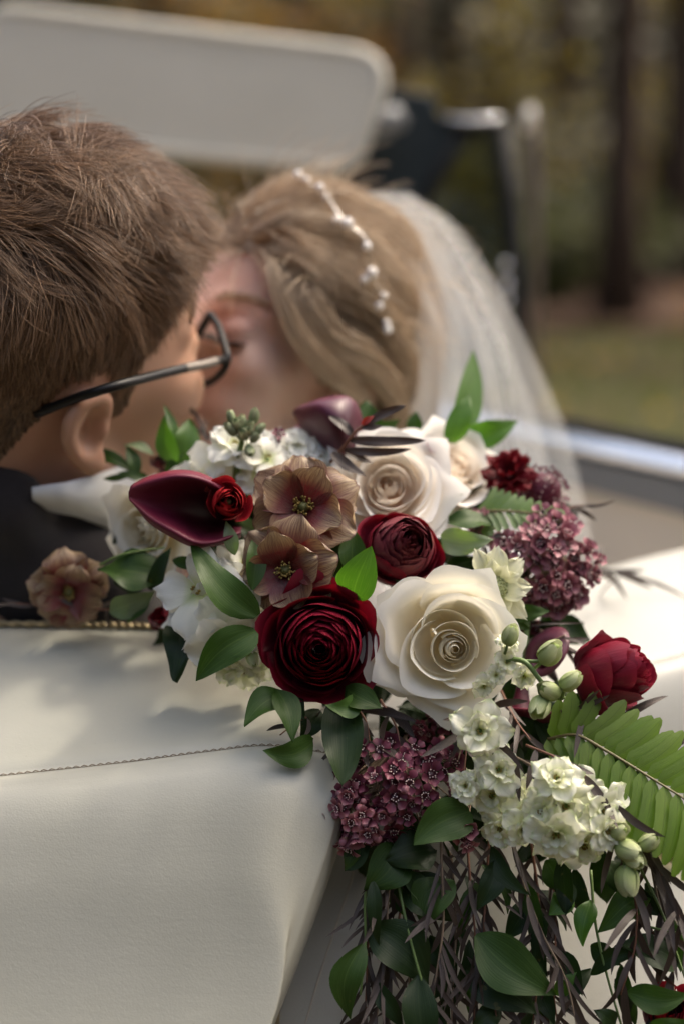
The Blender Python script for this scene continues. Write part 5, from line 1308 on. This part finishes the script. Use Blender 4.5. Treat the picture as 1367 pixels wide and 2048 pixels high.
sprig('ruscus_sprig', 'leaves under the burgundy ranunculus on the leather', [
    ((575, 1385, .885), (488, 1452, .868), 62, -8, 10), ((552, 1378, .88), (586, 1484, .862), 56, 6, -20), ((720, 1392, .885), (648, 1410, .87), 44, 20, 0, dict(mat='leaf2')), ((690, 1375, .885), (764, 1418, .875), 56, -6, 0),
    ((626, 1484, .878), (526, 1502, .864), 60, 16, -15, dict(shape='broad')), ((606, 1510, .88), (594, 1708, .866), 54, -20, 20, dict(mat='leafdark')), ((684, 1400, .89), (684, 1572, .862), 84, 0, 0, dict(shape='line', mat='leafdark', bulge=.06)), ((570, 1395, .89), (610, 1440, .88), 50, 0, 0, dict(mat='leafdark')), ((640, 1420, .90), (600, 1480, .89), 50, 0, 0, dict(mat='leafdark'))], [])
sprig('ruscus_sprig', 'leaves right of the plum ranunculus', [
    ((880, 1075, .945), (985, 1080, .925), 56, -10, 15, dict(mat='sage', shape='broad')), ((870, 1050, .96), (924, 988, .955), 34, 10, 20, dict(mat='sage')), ((985, 1050, .96), (880, 1046, .955), 56, 0, 30), ((1010, 1222, .93), (1100, 1222, .925), 36, -4, 20), ((1000, 1240, .93), (1060, 1258, .93), 24, 0, 0), ((1030, 1190, .95), (1010, 1120, .95), 30, 0, 0, dict(mat='sage'))], [])
sprig('ruscus_sprig', 'broad green leaf in front of the purple waxflowers', [((938, 1622, .868), (826, 1690, .855), 88, -10, -10, dict(shape='broad', mat='leaf')), ((840, 1630, .88), (895, 1600, .875), 24, 0, 0), ((690, 1740, .87), (745, 1680, .875), 40, 0, 0, dict(mat='leafdark'))], [])
TR = [((800, 1690, .88), (728, 1778, .868), 92, 14, 0), ((870, 1700, .88), (770, 1720, .87), 96, 0, 20), ((810, 1755, .88), (905, 1840, .872), 92, 0, 0), ((905, 1760, .875), (845, 1860, .865), 84, -20, 10), ((745, 1760, .87), (752, 1892, .862), 34, 6, 20),
      ((738, 1850, .872), (860, 1968, .865), 104, 14, 0), ((726, 1885, .862), (700, 2042, .855), 66, -26, -10), ((752, 1962, .866), (806, 2060, .858), 40, 0, 20), ((835, 1950, .862), (848, 2120, .85), 72, -4, 0),
      ((950, 1870, .868), (1112, 1988, .852), 106, -16, 0), ((930, 1940, .872), (1075, 2026, .862), 92, 6, 10), ((990, 1720, .875), (952, 1820, .865), 52, 8, -10), ((1140, 1790, .88), (1098, 1830, .872), 50, 0, 10, dict(mat='leaf2')), ((1130, 1760, .88), (1130, 1830, .87), 42, 0, 0), ((1180, 1800, .878), (1160, 1890, .866), 46, 0, 20, dict(mat='leaf2')),
      ((1300, 1790, .875), (1198, 1866, .865), 62, -12, 10), ((1356, 1930, .87), (1232, 1886, .862), 72, 0, 20), ((1180, 1950, .872), (1290, 1905, .862), 36, 16, 0), ((1252, 1985, .86), (1378, 1990, .85), 58, -12, 0, dict(mat='leaf')), ((1180, 1890, .88), (1240, 1930, .87), 44, 0, 20), ((1230, 2050, .86), (1190, 2020, .855), 40, 0, 0), ((1290, 2060, .85), (1390, 2040, .845), 52, -10, 0), ((1110, 1990, .87), (1150, 1945, .865), 34, 0, 0, dict(mat='leaf2')),
      ((1060, 1800, .885), (1010, 1880, .88), 50, 0, 0), ((1090, 1720, .89), (1140, 1790, .885), 54, 0, 20), ((1210, 1720, .89), (1260, 1800, .885), 50, 0, 0), ((860, 1870, .885), (900, 1960, .88), 60, 0, 20), ((1030, 1940, .885), (1090, 2040, .88), 50, 0, 0), ((1340, 1840, .88), (1300, 1930, .875), 48, 0, 0), ((1000, 2010, .87), (940, 2060, .86), 46, 0, 0), ((715, 1680, .875), (690, 1742, .868), 34, 0, 10)]
sprig('ruscus_garland', 'trailing garland of dark green leaves hanging down at the bottom right', [tuple(list(t) if isinstance(t[-1], dict) else list(t)+[dict(mat='leafdark' if i % 3 else 'leaf')]) for i, t in enumerate(TR)],
      [[(800, 1640, .89), (735, 1760, .875), (730, 1890, .868), (720, 1990, .862)], [(790, 1740, .88), (815, 1860, .868), (842, 1960, .86), (880, 2080, .855)], [(1180, 1740, .885), (1190, 1850, .872), (1215, 1960, .866), (1250, 2080, .86)], [(1230, 1800, .885), (1290, 1850, .87), (1380, 1870, .86)], [(1260, 1700, .88), (1320, 1820, .87), (1370, 1960, .86)]], shape='leaf', bulge=.10, curl=.08)
# ---- brown willow leaves
g = group('willow_sprig', 'brown willow leaves with one red shoot above the upper white rose')
stem(g, [(660, 925, .95), (690, 890, .942), (712, 862, .94), (738, 842, .94)], .0011, .0008, M['stemred'])
for l in [((700, 880, .942), (850, 881, .93), 22, -5, 10), ((690, 900, .944), (822, 898, .93), 18, -5, 20), ((728, 852, .94), (812, 811, .935), 20, 4, 0), ((705, 870, .942), (656, 832, .945), 22, -2, 10), ((664, 905, .945), (730, 952, .93), 24, -6, 0), ((722, 856, .94), (765, 852, .935), 14, -2, 0), ((690, 905, .945), (745, 928, .945), 14, 0, 0)]: leaf(g, *l, mat='brown', shape='line', bulge=.05)
leaf(g, (722, 850, .94), (748, 832, .938), 14, 0, 0, mat='redshoot')
def willow(label, stems_, n, seed, L=(70, 140), w=(8, 14), down=(-.5, -1), mat='brown'):
    g = group('willow_sprig', label); rn = random.Random(seed)
    for st in stems_:
        q = cat([P(*p) for p in st], 30); b = Bag(); b.add(*tube([v-BQ for v in q], [lerp(.0009, .0004, i/29) for i in range(30)], 6)); b.build('stem', M[rn.choice(('stemred', 'stemred', 'stemtan'))], g)
        for k in range(n):
            i = int(lerp(2, 29, (k+rn.random())/n)); i = min(i, 28); T_ = (q[i+1]-q[i-1]).normalized(); d = (q[i]-EYE).dot(FW)
            ln = px(rn.uniform(*L), d); W = px(rn.uniform(*w), d)
            dr = (T_*.75+(RT*rn.uniform(-1, 1)+UP*rn.uniform(-.6, .35)-FW*rn.uniform(-.35, .55))*1.0+UP*-.1).normalized()
            nn_ = (-FW+UP*.3+RT*rn.uniform(-.8, .8)).normalized(); Y = nn_.cross(dr).normalized(); Z = dr.cross(Y)
            V, F, UV = blade(ln, W, rn.uniform(-.25, .35), rn.uniform(-.5, .3), 'line', fold=.1, nu=3, nv=9, side=ln*rn.uniform(-.10, .10), rn=rn)
            Mx = Matrix((dr, Y, Z)).transposed(); mk('leaf', [Mx @ Vector(v)+q[i]-BQ for v in V], F, M[mat], g, UV)
    return g
willow('brown willow strands hanging under the purple waxflowers', [[(880, 1640, .885), (882, 1740, .872), (885, 1850, .866), (870, 1960, .86), (850, 2110, .852)], [(790, 1680, .89), (775, 1800, .878), (770, 1920, .87), (745, 2080, .86)], [(840, 1660, .895), (820, 1800, .885), (815, 1930, .878), (830, 2090, .87)], [(930, 1640, .895), (940, 1780, .88), (950, 1900, .872), (945, 2090, .862)]], 24, 5)
willow('brown willow strands hanging under the delphinium', [[(1020, 1640, .89), (1030, 1720, .88), (1080, 1860, .868), (1130, 1960, .86), (1160, 2090, .852)], [(980, 1640, .895), (972, 1760, .882), (968, 1890, .872), (1000, 2080, .862)], [(1060, 1680, .895), (1075, 1790, .885), (1080, 1900, .876), (1060, 2080, .866)], [(1100, 1720, .895), (1110, 1850, .885), (1105, 1970, .878), (1120, 2090, .87)]], 20, 6)
willow('brown willow strands hanging at the right edge under the fern', [[(1230, 1580, .878), (1290, 1680, .868), (1340, 1790, .86), (1380, 1900, .852)], [(1180, 1600, .89), (1260, 1760, .868), (1270, 1880, .86), (1240, 1990, .855)], [(1290, 1650, .885), (1310, 1780, .875), (1340, 1900, .868), (1350, 2070, .86)]], 16, 7, (90, 150), (11, 18))
willow('brown willow leaves over the fern stem', [[(1050, 1490, .872), (1120, 1520, .862), (1190, 1570, .858), (1260, 1640, .855)], [(950, 1440, .885), (990, 1490, .868), (1060, 1530, .862), (1120, 1570, .86)]], 7, 8, (70, 125), (14, 20))
willow('greyish willow leaves hanging from under the large rose', [[(905, 1420, .90), (930, 1480, .885), (925, 1560, .87)], [(1010, 1400, .90), (940, 1440, .88), (915, 1520, .868)], [(760, 1400, .905), (790, 1450, .89), (800, 1500, .88)], [(700, 1400, .905), (730, 1440, .895), (740, 1490, .885)]], 5, 9, (70, 130), (14, 20))
willow('blurred brown willow tip over the right cover', [[(1120, 1150, 1.03), (1190, 1140, 1.07), (1260, 1150, 1.09)]], 12, 10, (70, 130), (8, 13))
willow('thin brown willow tips in front of the kissing faces', [[(420, 900, 1.02), (405, 850, 1.03), (385, 790, 1.04)], [(440, 900, 1.03), (410, 850, 1.04), (392, 820, 1.05)]], 4, 12, (50, 90), (7, 10))
willow('thin brown willow leaves against the dark jacket', [[(230, 1220, .96), (120, 1215, .965), (20, 1205, .97)]], 8, 13, (40, 80), (6, 9))
g = group('willow_sprig', 'loose brown leaves sticking out to the right')
for l in [((1230, 1440, .90), (1335, 1392, .90), 16, 0, 0), ((1330, 1500, .88), (1390, 1470, .88), 12, 0, 0), ((1060, 1252, .93), (1166, 1246, .93), 5, 0, 0), ((1280, 1490, .88), (1367, 1480, .88), 9, 0, 0)]: leaf(g, *l, mat='brown', shape='line')
willow('brown willow tips fanning out at the left under the burgundy ranunculus', [[(640, 1430, .905), (600, 1440, .89), (560, 1470, .88)], [(600, 1500, .90), (580, 1540, .885), (585, 1600, .875)]], 4, 21, (50, 90), (7, 11))
willow('brown willow leaves between the large rose and the ruby ranunculus', [[(1000, 1380, .92), (1030, 1440, .90), (1060, 1480, .885)], [(1080, 1260, .94), (1100, 1280, .93), (1130, 1270, .925)], [(1120, 1440, .90), (1160, 1420, .885), (1190, 1450, .88)]], 6, 22, (60, 110), (8, 13))
willow('brown willow wisps at the upper right of the bouquet', [[(900, 1060, .97), (950, 1075, .955), (990, 1078, .95)], [(1090, 1060, .985), (1130, 1020, .985), (1165, 1010, .99)]], 5, 23, (50, 90), (6, 10))
# ---- filler greenery behind the flowers, coloured dark to stand in for shaded gaps
rn = random.Random(77); g = group('ruscus_bed', 'ruscus leaves the flowers are bedded in, coloured dark for the shade between them')
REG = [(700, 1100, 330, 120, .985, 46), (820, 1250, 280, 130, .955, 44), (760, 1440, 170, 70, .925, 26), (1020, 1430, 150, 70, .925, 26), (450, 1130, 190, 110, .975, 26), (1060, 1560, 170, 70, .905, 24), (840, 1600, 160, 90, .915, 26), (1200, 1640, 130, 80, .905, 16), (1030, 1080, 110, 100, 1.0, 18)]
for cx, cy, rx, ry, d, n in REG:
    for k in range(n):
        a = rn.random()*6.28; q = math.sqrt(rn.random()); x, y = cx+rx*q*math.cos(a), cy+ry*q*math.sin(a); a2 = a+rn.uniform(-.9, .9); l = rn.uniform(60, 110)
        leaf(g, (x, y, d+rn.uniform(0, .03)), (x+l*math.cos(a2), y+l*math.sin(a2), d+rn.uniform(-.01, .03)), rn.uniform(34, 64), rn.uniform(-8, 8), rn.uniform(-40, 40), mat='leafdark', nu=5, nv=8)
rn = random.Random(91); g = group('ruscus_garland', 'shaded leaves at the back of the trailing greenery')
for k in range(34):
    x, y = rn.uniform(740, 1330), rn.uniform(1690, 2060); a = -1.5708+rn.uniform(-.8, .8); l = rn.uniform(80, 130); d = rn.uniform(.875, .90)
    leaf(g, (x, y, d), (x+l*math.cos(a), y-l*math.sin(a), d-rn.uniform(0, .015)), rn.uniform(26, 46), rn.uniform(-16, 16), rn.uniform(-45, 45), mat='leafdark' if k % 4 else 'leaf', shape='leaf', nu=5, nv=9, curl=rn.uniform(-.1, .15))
willow('brown willow strands at the left of the trailing greenery', [[(760, 1680, .895), (745, 1790, .885), (735, 1900, .88), (728, 2080, .87)], [(820, 1700, .90), (800, 1820, .89), (780, 1950, .88), (770, 2090, .872)], [(900, 1700, .90), (910, 1830, .888), (905, 1960, .88), (900, 2090, .872)]], 19, 15, (60, 120), (8, 12))
